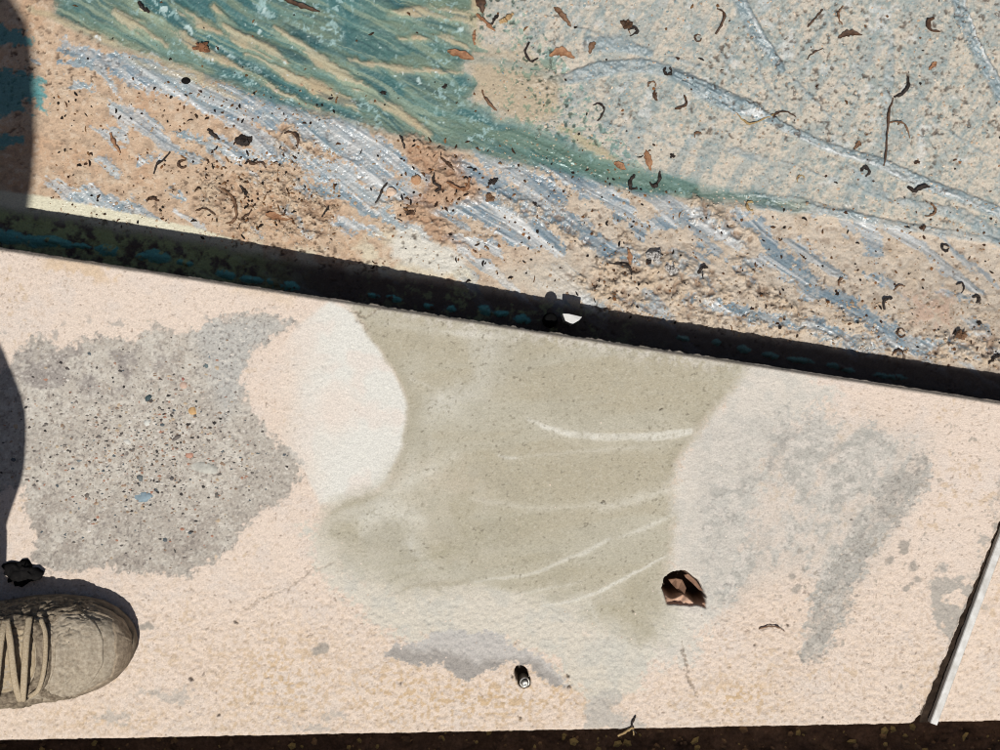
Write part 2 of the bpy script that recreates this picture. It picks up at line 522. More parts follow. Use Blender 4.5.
    e = f.poly([(922, 592), (936, 578), (946, 564), (956, 580), (972, 572), (982, 590), (966, 622), (950, 646), (940, 622), (930, 606)], 2.4, 2.0)
    e = e * ss(0.34, 0.46, fbm(px, py, 8, 3, 66))
    f.mix(e, S(182, 176, 166), 0.9)
    f.mix(f.stroke([(978, 580), (985, 540), (996, 505), (1004, 470)], 5, 3, 2.2) * ss(0.5, 0.6, fbm(px, py, 6, 3, 67)), S(184, 177, 166), 0.9)
    sc = f.poly([(880, 430), (1010, 410), (1000, 520), (905, 600), (780, 640), (760, 560), (860, 540), (920, 470)], 15, 1.5)
    f.mix(sc * ss(0.74, 0.78, fbm(px, py, 5, 3, 68)), S(176, 166, 152), 0.85)
    # grey scuffs by the garden edge
    b1 = f.poly([(388, 654), (400, 642), (430, 636), (456, 628), (500, 638), (530, 652), (556, 668), (574, 684), (555, 686), (532, 670), (506, 665), (480, 680), (456, 683), (444, 666), (416, 662)], 5, 1.4)
    b1 = f.rag(b1, 1.2, 3.5, 6)
    f.mix(b1, S(196, 193, 188), 0.9)
    f.mix(b1 * f.poly([(386, 655), (400, 642), (430, 650), (480, 664), (530, 660), (575, 686), (540, 690), (505, 672), (460, 690), (420, 668)], 5, 1.5), S(164, 158, 151), 0.85)
    b2 = f.poly([(584, 724), (588, 704), (600, 688), (622, 694), (610, 712), (640, 720), (650, 729), (585, 728)], 3, 2.0)
    f.mix(b2, S(192, 188, 179), 0.8)
    for q in [[(130, 698), (160, 690), (185, 688), (188, 700), (150, 703)], [(92, 718), (112, 712), (130, 716), (118, 724), (96, 723)], [(296, 728), (325, 724), (330, 733), (300, 734)], [(322, 708), (340, 704), (346, 716), (330, 720)]]:
        f.mix(f.poly(q, 3, 2.4), S(196, 188, 177), 0.8)
    # trowelled mortar patch
    mp = f.poly(PATCH, 4.5, 0.5)
    rz = ss(600, 650, px)
    mp = mp * (1 - rz) + f.poly(PATCH, 9, 1.1) * rz
    soft_zone = ss(440, 500, py) * ss(520, 420, px) + ss(560, 600, py) * ss(480, 560, px)
    mp = mp * (1 - np.clip(soft_zone, 0, 1)) + f.poly(PATCH, 20, 1.6) * (0.72 + 0.28 * ss(0.4, 0.6, fbm(px, py, 22, 4, 82, 0.6))) * np.clip(soft_zone, 0, 1)
    mp2 = f.poly(PATCH, 22, 1.6)
    f.mix(mp, S(183, 175, 151), 0.96)
    f.mix(mp * (1 - mp2), S(196, 191, 173), 0.6)
    f.mix(mp * f.poly([(330, 510), (400, 470), (430, 330), (520, 330), (470, 430), (480, 520), (470, 580), (380, 580)], 40, 1.5) * ss(0.35, 0.65, fbm(px, py, 45, 4, 71)), S(204, 201, 188), 0.85)
    f.mix(mp * f.poly([(330, 530), (400, 520), (430, 560), (400, 590), (350, 570)], 14, 2) * ss(0.4, 0.6, fbm(px, py, 20, 4, 72)), S(176, 170, 150), 0.8)
    f.mix(mp * ss(0.45, 0.7, f.streak(-4, 190, 26, 73)), S(192, 187, 168), 0.7)
    f.mix(mp * ss(0.5, 0.72, f.streak(-20, 150, 16, 74)) * ss(470, 560, py), S(176, 170, 146), 0.7)
    # khaki rim along both curved borders
    f.mix(f.stroke([(352, 316), (376, 345), (397, 374), (411, 406), (408, 446), (390, 482)], [3, 7, 8, 9, 7, 4], 6, 0.3) * mp, S(172, 164, 140), 0.45)
    f.mix(f.stroke([(722, 395), (698, 424), (677, 450), (665, 478)], [5, 6, 7, 4], 4, 0.3) * mp, S(168, 160, 136), 0.5)
    f.mix(f.stroke([(330, 513), (352, 503), (380, 492)], 4, 4, 0.6), S(178, 170, 146), 0.8)
    f.mix(f.stroke([(405, 588), (440, 584), (468, 582)], 3, 3, 0.6), S(178, 170, 148), 0.7)
    f.mix(f.stroke([(655, 560), (652, 600), (640, 640)], 12, 9, 1.0), S(188, 181, 160), 0.6)
    # pale trowel marks
    WH = S(228, 225, 212)
    for pts, w, s_, a in [([(527, 419), (545, 427), (570, 434), (610, 437.5), (660, 436), (690, 431)], [0.6, 2.2, 3.0, 3.4, 4.4, 3.0], 1.8, 1.1),
                          ([(499, 455), (508, 458), (516, 459)], [0.8, 1.8, 0.6], 1.5, .9), ([(515, 458), (600, 450), (660, 446)], 1.6, 3, .4),
                          ([(476, 582), (530, 574), (590, 550), (610, 540)], [0.8, 1.5, 2.2, 1.5], 1.6, .75), ([(620, 538), (650, 526), (672, 516)], 2.4, 2.5, .8),
                          ([(541, 607), (575, 601), (605, 588), (635, 572), (665, 556)], [0.5, 1.3, 1.8, 1.4, 0.8], 1.1, .95),
                          ([(512, 598), (540, 590), (580, 582)], 1.6, 2.5, .55), ([(600, 510), (640, 498), (680, 488)], 5, 5, .6), ([(470, 498), (530, 508), (600, 506)], 2.4, 5, .45),
                          ([(590, 502), (612, 506)], 1.5, 2, .5), ([(440, 331), (470, 334), (505, 337)], 3, 3, .8), ([(380, 322), (430, 331)], 5, 6, .5),
                          ([(410, 380), (440, 390)], 2, 3, .5), ([(425, 420), (440, 400), (455, 410)], 8, 10, .5), ([(395, 490), (430, 470), (455, 455)], 8, 9, .55),
                          ([(360, 520), (395, 510), (420, 520)], 10, 10, .7), ([(600, 625), (590, 605), (583, 595)], 2, 4, .5)]:
        k = f.stroke(pts, w, s_, 0.3, True) * (0.72 + 0.28 * ss(0.36, 0.6, fbm(px, py, 7, 3, 83, 0.7)))
        f.mix(f.stroke(pts, [q_ * 2.5 for q_ in w] if isinstance(w, list) else w * 2.5, s_ * 4 + 3, 0.5), WH, a * 0.22)
        f.mix(k, WH, a * 0.8)
        f.h += k * 0.0003
    edgeband = f.stroke([(345, 303), (500, 328), (700, 359), (760, 370)], 9, 9, 1.0)
    f.mix(edgeband * ss(0.4, 0.6, fbm(px, py, 5, 4, 75, 0.7)), S(218, 212, 200), 0.8)
    f.mix(edgeband * ss(0.58, 0.7, fbm(px, py, 3, 3, 87, 0.7)), S(140, 132, 116), 0.5)
    f.mix(mp * ss(0.66, 0.80, fbm(px, py, 2.6, 2, 76)), S(148, 141, 120), 0.45)
    f.mix(mp * ss(0.62, 0.78, fbm(px, py, 2.2, 2, 84)), S(206, 200, 180), 0.4)
    f.mix(mp * ss(0.5, 0.68, fbm(px, py, 28, 5, 85, 0.65)), S(172, 166, 146), 0.3)
    f.mix(mp * ss(0.56, 0.72, fbm(px, py, 11, 4, 86, 0.65)), S(196, 190, 170), 0.22)
    f.mix(ss(0.80, 0.86, fbm(px, py, 3.4, 2, 79)) * mp, S(120, 112, 95), 0.6)
    f.h = f.h * (1 - 0.75 * mp) + mp * (0.0004 + 0.0009 * (fbm(px, py, 60, 2, 77) - 0.5) + 0.0003 * (f.streak(-6, 150, 9, 78) - 0.5))
    f.rough += -0.08 * mp
    # cracks
    for pts, w in [([(334, 560), (310, 574), (290, 583), (268, 600), (240, 610)], 0.5), ([(683, 640), (684, 655), (688, 668), (691, 684), (698, 700)], 0.9),
                   ([(347, 311), (356, 316), (364, 319), (370, 313), (382, 311)], 0.9), ([(358, 322), (369, 330)], 1.0), ([(759, 630), (771, 627), (785, 632)], 0.6), ([(696, 718), (716, 722)], 0.6)]:
        k = f.stroke(pts, w, 0.9, 1.0, True)
        f.mix(k, S(140, 126, 110), 0.75); f.h -= k * 0.0012
    # dark pits
    for (x, y, r) in [(510, 680, 1.6), (192, 679, 1.8), (202, 675, 1.2), (218, 717, 2), (569, 686, 1.5), (570, 676, 1.2), (756, 644, 1.4), (851, 522, 1.2), (600, 503, 1), (661, 410, 1), (789, 625, 1), (237, 619, 1.6), (823, 718, 1), (633, 610, 1.2), (400, 683, 1.2), (522, 718, 1.2)]:
        k = f.dot(x, y, r, 0.8)
        f.mix(k, S(70, 60, 52), 0.9); f.h -= k * 0.002
    # weathered grey arris on the pool edge, eased edges
    dt = (py - ytop(px))
    arris = ss(5.5, 2.5, dt + 2.0 * (mid - 0.5))
    f.mix(arris, S(150, 140, 128), 0.8)
    f.h -= 0.004 * ss(4.5, 0, dt) ** 2
    db = ybot(px) - py
    f.h -= 0.002 * ss(3, 0, db) ** 2
    jd = 1000 - np.meshgrid(cols, np.arange(px.shape[0]))[0]
    jd = jd * 0.5
    f.h -= 0.003 * ss(3.5, 0, jd) ** 2
    # the broken-out hole: a deep throat on the north, a broken slope on the south
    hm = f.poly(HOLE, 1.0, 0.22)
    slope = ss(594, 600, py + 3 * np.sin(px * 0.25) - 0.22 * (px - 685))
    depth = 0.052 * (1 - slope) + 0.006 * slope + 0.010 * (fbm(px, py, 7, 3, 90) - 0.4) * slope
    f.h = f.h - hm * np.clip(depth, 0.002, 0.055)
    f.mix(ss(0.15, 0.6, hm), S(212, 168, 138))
    f.mix(hm * (1 - slope), S(62, 46, 38), 0.95)  # throat pigment darkened to deepen the shade in the hole
    f.mix(hm * slope * ss(0.45, 0.7, fbm(px, py, 6, 3, 91)), S(228, 190, 164), 0.8)
    # the screw hole
    sh = f.stroke([(520.5, 673), (523.5, 681)], 6.6, 0.9, 0.25, False)
    f.h -= sh * 0.028
    f.mix(sh, S(80, 70, 62), 0.95)
    f.tone(0.93, 0.985)
    f.grain(0.085, 5, 0.0004)
    z = f.h.astype(np.float64)
    # add skirts
    X = (px - 500) / 1000; Y = (375 - py) / 1000

    def pad(a, v=None):
        b = np.concatenate([a[:1], a, a[-1:]], 0)
        b = np.concatenate([b[:, :1], b, b[:, -1:]], 1)
        if v is not None:
            b = b.copy(); b[0] = v; b[-1] = v; b[:, 0] = v; b[:, -1] = v
        return b
    Xp, Yp, Zp = pad(X), pad(Y), pad(z, -0.06)
    R, C = Xp.shape
    colp = np.stack([pad(f.col[..., i]) for i in range(3)], -1).reshape(-1, 3)
    rgp = pad(f.rough).ravel()
    co = np.stack([Xp, Yp, Zp], -1).reshape(-1, 3)
    q = grid_quads(R, C)[:, ::-1]
    mpp = pad(mp, 0).ravel()
    ismortar = (mpp[q].mean(1) > 0.4)
    root = empty('coping_slab', (0, 0, 0))
    tag(root, 'wide cream painted concrete coping slab with grey mortar patch, beside the narrow white strip', 'slab', 'coping slabs along the pool edge')
    link('slab_body', submesh(co, q, ~ismortar, colp, rgp, 'slab_body'), 'slab_surface', root)
    mo = link('mortar_patch', submesh(co, q, ismortar, colp, rgp, 'mortar_patch'), 'mortar_surface', root)
    tag(mo, 'smooth khaki trowelled mortar patch with pale sweep marks')
    return root, (px, py, z, exposed)


slab, slab_data = build_main_slab()


def build_right_slab():
    cols = axis(0, 130, 1.0, 0, 1800)

    def mapx(cc, tt):
        return 1062 - (1062 - 936.5) * tt + cc
    px, py, tt = slab_grid(cols, mapx, 1.3)
    f = Field(px, py, 211)
    paint_slab(f, 211)
    f.h -= 0.0035 * ss(5, 0, py - ytop(px)) ** 2
    f.mix(ss(5.5, 2.5, py - ytop(px)), S(150, 140, 128), 0.8)
    f.h -= 0.002 * ss(3, 0, ybot(px) - py) ** 2
    f.mix(f.dot(987, 608, 4, 1.5), S(186, 176, 164), 0.8)
    z = f.h - 0.004
    X = (px - 500) / 1000; Y = (375 - py) / 1000

    def pad(a, v=None):
        b = np.concatenate([a[:1], a, a[-1:]], 0)
        b = np.concatenate([b[:, :1], b, b[:, -1:]], 1)
        if v is not None:
            b = b.copy(); b[0] = v; b[-1] = v; b[:, 0] = v; b[:, -1] = v
        return b
    co = np.stack([pad(X), pad(Y), pad(z, -0.06)], -1).reshape(-1, 3)
    colp = np.stack([pad(f.col[..., i]) for i in range(3)], -1).reshape(-1, 3)
    R, C = X.shape
    me = raw_mesh('coping_slab', co, grid_quads(R + 2, C + 2)[:, ::-1], colp, pad(f.rough).ravel())
    o = link('coping_slab', me, 'slab_surface')
    tag(o, 'cream painted coping slab in the corner beyond the narrow white strip', 'slab', 'coping slabs along the pool edge')


build_right_slab()

# ------------------------------------------------------------------ the pool cover below the coping
SHY = lambda px: np.interp(px, [-400, 0, 250, 500, 667, 1000, 1400], [140, 203.5, 249, 288, 319, 368, 425])


def cover_base(px, py):
    d_edge = np.interp(px, [-500, 0, 250, 500, 667, 1000, 1500], [0.128, 0.118, 0.116, 0.094, 0.080, 0.072, 0.055])
    t = ss(0, 130, SHY(px) - py)
    return -(d_edge * (1 - t) + 0.108 * t)


def build_cover():
    cols = axis(-25, 1025, 1.0, -3500, 4500)
    rows_far = axis(-25, 60, 1.0, -6000, 60)[:-1]          # above the picture: growing steps
    nr = 370
    far = np.repeat(rows_far[:, None], len(cols), 1)
    cc = np.repeat(cols[None, :], len(rows_far), 0)
    tt = np.linspace(0, 1, nr)[:, None]
    near = 60 * (1 - tt) + (ytop(cols)[None, :] + 34) * tt
    px = np.concatenate([cc, np.repeat(cols[None, :], nr, 0)], 0)
    py = np.concatenate([far, near], 0)
    f = Field(px, py, 301, 7)
    curve = np.interp(px, [-200, 0, 200, 330, 430, 520, 640, 760, 900, 1000, 1200], [-40, 20, 68, 106, 138, 158, 182, 206, 224, 240, 270])
    v = py - curve                                           # below (+) or above (-) the green fold
    fine = fbm(px, py, 3.0, 3, 311); mid = fbm(px, py, 16, 4, 312); big = fbm(px, py, 70, 4, 313); gr5 = fbm(px, py, 5.2, 3, 314)
    left = ss(620, 330, px + 60 * (big - 0.5))
    # mud
    f.col[:] = S(220, 204, 182)
    f.mix(left, S(212, 180, 146))
    f.mix(ss(0.45, 0.68, mid), S(204, 180, 150), 0.55)
    f.mix(ss(0.55, 0.75, fbm(px, py, 30, 4, 315)) * left, S(206, 164, 124), 0.7)
    f.mix(ss(0.58, 0.7, gr5), S(228, 206, 178), 0.55)
    f.mix(ss(0.40, 0.28, gr5), S(166, 140, 114), 0.55)
    mudlump = 0.0026 * (gr5 - 0.5) + 0.003 * (mid - 0.5)
    f.h += mudlump
    # film of blue-grey plastic showing in sweeps
    s35 = f.streak(36, 90, 17, 321)
    s35f = f.streak(36, 70, 5.0, 322, 3, 0.15)
    s35h = f.streak(34, 80, 3.0, 324, 2, 0.1)
    BL = S(158, 176, 186); BL2 = S(112, 142, 160); PALE = S(222, 224, 221)
    cov = 0.56 + 0.03 * left
    below = ss(-6, 10, v)
    film = ss(cov, cov + 0.07, s35 * 0.8 + 0.2 * mid) * below * 0.9
    film_exp = np.zeros_like(film)
    for pts, w in [([(70, 45), (140, 72), (230, 104), (300, 118), (350, 150), (410, 200)], [5, 14, 14, 14, 14, 6]), ([(212, 142), (240, 152), (300, 158), (345, 178), (392, 205)], [5, 7, 8, 12, 4]),
                   ([(300, 186), (345, 196), (380, 212), (430, 240)], [6, 7, 5, 4]), ([(340, 120), (380, 150), (425, 185)], [10, 10, 6]), ([(330, 220), (360, 226), (385, 236)], 6),
                   ([(448, 208), (480, 205), (520, 225), (562, 250)], [6, 14, 18, 5]), ([(445, 235), (490, 245), (505, 260)], 8), ([(440, 160), (500, 185), (560, 218), (620, 252), (655, 268)], [5, 10, 8, 8, 3]),
                   ([(540, 160), (580, 178), (620, 205), (640, 225)], [8, 16, 10, 4]), ([(470, 150), (520, 172), (560, 200)], [4, 10, 6]), ([(620, 215), (640, 230)], 12),
                   ([(730, 215), (760, 228), (790, 262), (830, 296), (900, 340), (925, 350)], [4, 6, 8, 8, 10, 6]), ([(845, 200), (868, 230), (880, 262)], [6, 12, 5]), ([(740, 262), (770, 258), (790, 265)], 8),
                   ([(748, 320), (800, 322), (850, 345), (884, 352)], [4, 9, 9, 4]), ([(870, 278), (880, 284)], 9), ([(920, 345), (945, 340)], 20), ([(690, 300), (730, 312), (770, 325)], 7),
                   ([(780, 275), (830, 300)], 8), ([(70, 200), (90, 195), (115, 205), (140, 212)], [6, 9, 8, 3]), ([(60, 60), (95, 65), (120, 100)], 6), ([(70, 90), (85, 88)], 11), ([(180, 130), (195, 138)], 10),
                   ([(140, 165), (160, 150)], 7), ([(120, 108), (145, 115)], 6), ([(170, 190), (185, 196)], 7), ([(245, 200), (240, 206)], 5), ([(285, 210), (310, 232)], 7), ([(645, 225), (690, 215), (740, 245)], [5, 9, 4]),
                   ([(940, 290), (970, 300)], 9), ([(700, 240), (760, 280)], 6), ([(790, 240), (830, 262)], 6)]:
        film_exp = np.maximum(film_exp, f.stroke(pts, w, 5.5, 1.5))
    film_exp = f.rag(film_exp, 1.3, 4.0, 11) * (0.7 + 0.3 * ss(0.35, 0.55, fbm(px, py, 9, 3, 318)))
    film = np.maximum(f.rag(film, 1.2, 4.0, 12) * 0.62, film_exp)
    comb = f.poly([(430, 200), (480, 190), (575, 250), (560, 268), (500, 268), (440, 240)], 14) * 0.8 + 0.35
    f.mix(film, BL)
    f.mix(film * ss(0.5, 0.66, s35f), BL2, 0.6)
    f.mix(film * ss(0.5, 0.66, fbm(px, py, 8, 4, 319, 0.7)), S(132, 156, 166), 0.5)
    f.mix(film * ss(0.55, 0.68, fbm(px, py, 6, 4, 320, 0.7)), S(208, 204, 194), 0.6)
    f.mix(film * ss(0.48, 0.36, s35f) * comb * 1.4, PALE, 0.85)
    f.mix(film * ss(0.62, 0.74, s35h), S(236, 238, 236), 0.75)  # white streaks painted in for the film's glossy highlights
    f.mix(film * ss(0.34, 0.24, s35h), S(92, 120, 138), 0.55)
    f.mix(film * left * ss(0.5, 0.7, f.streak(30, 50, 9, 323, 3)), S(142, 166, 172), 0.5)
    f.h = f.h * (1 - 0.75 * film) + film * (0.0016 * (s35 - 0.5) + 0.0024 * (s35f - 0.5) * comb * 1.5 + 0.0020 * (s35h - 0.5))
    f.rough -= film * 0.58
    # pale crusty ground of the far cover
    G = ss(6, -10, v) * ss(440, 520, px + 30 * (big - 0.5))
    n1 = fbm(px, py, 3.8, 3, 331, 0.75); n2 = 0.55 * fbm(px, py, 52, 3, 332) + 0.45 * fbm(px, py, 13, 3, 339, 0.65)
    f.mix(G, S(218, 205, 184))
    f.mix(G * ss(0.42, 0.66, n2 * 0.55 + n1 * 0.45), S(154, 172, 170), 0.9)
    f.mix(G * ss(0.56, 0.70, n1), S(112, 142, 148), 0.55)
    f.mix(G * ss(0.42, 0.30, n1), S(222, 204, 184), 0.7)
    f.mix(G * 0.3, S(196, 194, 178))
    f.mix(G * ss(0.5, 0.66, f.streak(-58, 60, 9, 336)), S(140, 164, 168), 0.5)
    f.mix(G * ss(0.56, 0.70, fbm(px, py, 8, 3, 334)) * ss(0.5, 0.6, n2), S(228, 230, 226), 0.5)
    f.mix(G * ss(0.70, 0.80, fbm(px, py, 2.6, 2, 333)), S(118, 108, 94), 0.5)
    f.h = f.h * (1 - 0.6 * G) + G * (0.0020 * (n1 - 0.5) + 0.0018 * (fine - 0.5) + 0.0025 * (n2 - 0.5))
    film2 = np.zeros_like(film)
    DB = S(136, 160, 168)
    for pts, w, a, hh in [([(733, -20), (748, 18), (768, 52), (782, 72)], [7, 7, 6, 3], .9, .004), ([(780, 68), (812, 98), (842, 130)], 2.0, .6, .002), ([(750, 40), (762, 80), (784, 108)], 2.2, .6, .0015),
                          ([(676, 76), (700, 88), (735, 106), (775, 122)], [4, 8, 8, 4], .9, .004), ([(775, 122), (830, 148), (870, 160), (930, 186), (1010, 218)], [4, 4, 5, 6, 6], .85, .004),
                          ([(950, -25), (966, 28), (986, 68), (1010, 112)], [6, 7, 7, 7], .9, .005), ([(893, 40), (888, 80), (884, 140)], 6, .5, .002), ([(555, 82), (600, 70), (640, 66), (690, 80), (760, 110)], [5, 8, 7, 6, 3], .8, .003),
                          ([(520, 80), (545, 84), (560, 100)], 8, .7, .001), ([(590, 44), (625, 46), (650, 55)], [8, 7, 3], .8, .002), ([(670, 60), (700, 66)], 6, .6, .001), ([(500, 60), (470, 55), (540, 62)], 8, .5, 0),
                          ([(850, 165), (875, 190), (890, 200)], 7, .5, .001), ([(730, 150), (765, 160)], 10, .5, .001), ([(770, 30), (800, 0)], 4, .4, 0), ([(820, 100), (870, 60), (890, 40)], 5, .4, .001), ([(700, 130), (760, 90)], 3, .4, 0),
                          ([(760, 205), (830, 212), (900, 226), (1010, 244)], [6, 4, 4, 3], .7, .003), ([(905, 60), (930, 110), (950, 170)], 1.6, .45, .0012), ([(700, 20), (725, 60), (740, 100)], 1.6, .4, .001), ([(590, 120), (640, 130), (700, 160)], 2.2, .4, .001), ([(820, 0), (850, 60), (880, 100)], 1.6, .4, .001), ([(560, 20), (600, 35), (640, 40)], 2, .4, .001), ([(930, 120), (975, 150), (1010, 165)], 1.6, .5, .001), ([(780, 160), (860, 190), (930, 215)], 1.6, .5, .0015), ([(700, 195), (790, 200), (860, 214)], 4, .6, .002), ([(900, 200), (960, 215), (1010, 245)], [3, 6, 8], .6, .002)]:
        k = f.stroke(pts, w, 1.5, 0.35)
        k = k * (0.68 + 0.32 * ss(0.40, 0.52, fbm(px, py, 6, 4, 338, 0.7)))
        f.mix(k, DB, a)
        f.h += hh * k * (0.9 + 0.8 * (s35h - 0.5))
        film2 = np.maximum(film2, k * a)
    f.rough -= film2 * 0.5
    for pts, w in [([(737, -20), (752, 18), (770, 50)], 1.6), ([(960, -20), (972, 28), (990, 66), (1010, 104)], 1.6), ([(775, 124), (830, 150), (870, 163), (930, 188), (1010, 220)], 1.4), ([(520, 55), (545, 55), (566, 52)], 3), ([(700, 88), (740, 108)], 1.4), ([(740, 112), (755, 114), (765, 118)], 4), ([(527, 72), (548, 74), (566, 68)], 3)]:
        k = f.stroke(pts, w, 1.2, 0.5)
        k = k * (0.45 + 0.55 * ss(0.4, 0.6, mid)); f.mix(k, S(232, 236, 234), 0.85); f.h += k * 0.0008
    # bubbles along the dark folds
    bub = ss(0.70, 0.78, fbm(px, py, 4.2, 2, 335))
    f.mix(bub * film2, S(214, 224, 226), 0.6)
    # green soaked part
    TE = [(48, -40), (470, -40), (482, 4), (462, 22), (478, 44), (456, 66), (474, 84), (462, 102), (500, 120), (548, 136), (600, 154), (640, 168), (700, 187), (790, 202), (795, 211), (700, 199), (640, 190), (560, 170), (450, 146), (402, 136), (330, 112),
          (276, 104), (200, 72), (112, 42), (58, 18)]
    T = f.poly(TE, 9, 0.8)
    f.mix(f.poly([(468, 44), (530, 50), (560, 76), (556, 120), (520, 124), (470, 100)], 10, 1.3) * 0.85, S(196, 176, 142))
    f.mix(f.stroke([(470, 58), (520, 66), (560, 80)], 6, 6, 1.0), S(134, 160, 154), 0.6)
    Tfar = ss(60, -10, py) * ss(20, 60, px) * ss(520, 440, px) * (py < 0)
    T = np.maximum(T, Tfar)
    TEAL = S(68, 120, 122)
    f.mix(T, TEAL)
    sx_, sy_ = f.lx, f.ly
    f.lx = f.lx + 16 * (fbm(px, py, 46, 3, 781) - 0.5); f.ly = f.ly + 16 * (fbm(px, py, 46, 3, 782) - 0.5)
    t28 = f.streak(27, 95, 21, 341, 4, 0.5); t28f = f.streak(27, 55, 5.5, 342, 3, 0.35); t8 = f.streak(4, 90, 20, 343, 4, 0.5)
    rt = ss(340, 400, px - 0.9 * (py - 40) * 0.6)
    tt_ = t28 * (1 - rt) + t8 * rt
    f.mix(T * ss(0.50, 0.60, tt_) * (1 - 0.6 * ss(480, 560, px)), S(160, 160, 128), 0.6)
    f.mix(T * ss(0.55, 0.68, fbm(px, py, 4, 3, 344, 0.7)), S(140, 166, 160), 0.5)
    f.mix(T * ss(0.52, 0.7, t28f), S(50, 104, 110), 0.65)
    f.mix(T * ss(0.48, 0.3, t28f), S(112, 154, 148), 0.45)
    f.mix(T * ss(300, 470, px) * ss(110, -10, py) * ss(0.40, 0.62, fbm(px, py, 34, 4, 345)), S(156, 160, 128), 0.6)
    tan = np.zeros_like(T)
    for pts, w in [([(28, 8), (90, 32), (150, 54), (200, 76)], [2, 3, 3.5, 2]), ([(115, 12), (140, 28), (165, 44)], [4, 7, 3]), ([(140, 8), (180, 36), (205, 52), (240, 68), (280, 92), (320, 106)], [1.5, 4, 5, 3, 2.4, 1.5]),
                   ([(212, 6), (240, 36), (268, 52), (285, 62)], [3, 8, 9, 3]), ([(275, 26), (300, 44), (330, 66), (360, 90), (400, 112), (430, 134)], [2, 5, 6, 6, 5, 3]), ([(250, 52), (290, 74), (330, 92), (358, 108)], [4, 6, 8, 3]),
                   ([(170, 4), (200, 22), (230, 34)], [2, 5, 2]), ([(390, 14), (430, 10), (474, 18)], [3, 5, 7]), ([(400, 38), (440, 36), (476, 44)], [3, 4, 6]), 
                   ([(350, 62), (400, 68), (460, 72)], 4), ([(560, 128), (600, 152), (620, 164)], [3, 5, 3]), ([(130, 60), (200, 82), (240, 100)], 3), ([(474, -10), (476, 20), (478, 44)], [4, 4, 2])]:
        tan = np.maximum(tan, f.stroke(pts, w, 3.6, 0.55))
    tan = tan * (0.45 + 0.55 * ss(0.34, 0.58, t28f * 0.7 + 0.3 * mid))
    f.mix(tan, S(190, 180, 144), 1.0)
    f.mix(tan * ss(0.5, 0.7, mid), S(196, 170, 130), 0.6)
    fl = f.streak(28, 70, 4.2, 349, 3, 0.35)
    f.lx, f.ly = sx_, sy_
    f.mix(T * ss(0.62, 0.72, fl) * ss(480, 420, px), S(198, 196, 164), 0.5)
    f.mix(T * ss(0.38, 0.26, fl), S(34, 82, 90), 0.6)
    f.h = f.h * (1 - 0.7 * T) + T * (-0.0024 + 0.003 * (tt_ - 0.5) + 0.0016 * (t28f - 0.5)) + tan * T * 0.0034
    f.rough -= T * 0.25 * (1 - tan)
    f.mix(f.stroke([(450, 128), (520, 138), (600, 168), (690, 192), (780, 206)], [3, 8, 8, 6, 2], 4, 0.8), S(122, 140, 118), 0.6)
    f.mix(f.stroke([(780, 205), (800, 206), (795, 212)], 7, 5), S(160, 166, 140), 0.6)
    # white froth on the green
    froth = ss(0.58, 0.68, fbm(px, py, 4, 3, 346, 0.7)) * ss(0.46, 0.6, fbm(px, py, 40, 3, 347)) * T * (1 - tan)
    f.mix(froth, S(190, 212, 212), 0.8)
    f.mix(ss(0.84, 0.9, fbm(px, py, 3.6, 2, 348)) * T, S(226, 234, 232), 0.8)
    for (x, y, r) in [(161, 10, 3), (187, 29, 3.2), (257, 29, 2.4), (254, 21, 1.8), (263, 8, 2.4), (219, 48, 2), (230, 56, 2.6), (190, 33, 2), (100, 38, 1.6), (283, 61, 1.4), (420, 80, 2.2), (404, 72, 1.4), (462, 28, 2)]:
        f.mix(f.dot(x, y, r, 0.8), S(226, 234, 232), 0.9)
    for pts in [[(255, 0), (262, 8), (266, 14)], [(220, 46), (240, 58), (262, 74)], [(142, 52), (160, 58)]]:
        f.mix(f.stroke(pts, 3, 2, 1.2) * ss(0.4, 0.6, fine), S(206, 220, 220), 0.8)
    # soft pale pool lip along the coping
    lip = f.poly([(-30, 184), (18, 193), (60, 199), (130, 214), (220, 234), (262, 248), (262, 262), (120, 240), (-30, 215)], 1.6, 0.35)
    f.mix(lip, S(233, 227, 196))
    f.h = f.h * (1 - 0.85 * lip)
    lip2 = f.poly([(225, 236), (330, 252), (390, 228), (440, 250), (470, 268), (480, 290), (330, 275), (230, 262)], 6, 1.4)
    f.mix(lip2 * ss(0.36, 0.6, mid), S(230, 220, 190), 0.75)
    f.mix(f.poly([(388, 240), (400, 226), (425, 236), (470, 262), (440, 276), (395, 262)], 5, 1.2), S(230, 226, 212), 0.9)
    f.mix(f.poly([(490, 275), (540, 258), (570, 255), (590, 290), (560, 300)], 8, 1.4), S(214, 202, 182), 0.8)
    # rough clods of mud
    clod = np.zeros_like(T)
    for q in [[(405, 138), (440, 142), (470, 180), (480, 196), (450, 200), (440, 205), (452, 230), (470, 250), (440, 240), (400, 215), (375, 205), (395, 200), (415, 205), (425, 180), (408, 160)],
              [(600, 255), (640, 245), (690, 250), (720, 275), (740, 300), (700, 312), (640, 300), (590, 285)], [(740, 250), (770, 285), (800, 310), (830, 325), (800, 325), (760, 305), (735, 275)],
              [(830, 310), (880, 330), (912, 352), (890, 352), (840, 330)], [(660, 316), (760, 332), (830, 345), (900, 356), (1020, 372), (1020, 350), (960, 340), (900, 352), (820, 335), (740, 320), (690, 312)],
              [(940, 330), (1020, 335), (1020, 372), (930, 358)], [(690, 190), (760, 240), (740, 245), (690, 215)], [(200, 175), (280, 170), (340, 205), (330, 235), (250, 235), (200, 215)], [(270, 128), (310, 132), (320, 152), (280, 152)],
              [(500, 185), (560, 215), (600, 245), (590, 250), (540, 222), (500, 200)], [(560, 270), (640, 285), (660, 315), (600, 310)]]:
        clod = np.maximum(clod, f.poly(q, 6, 1.8))
    cl = fbm(px, py, 7.5, 3, 351, 0.6)
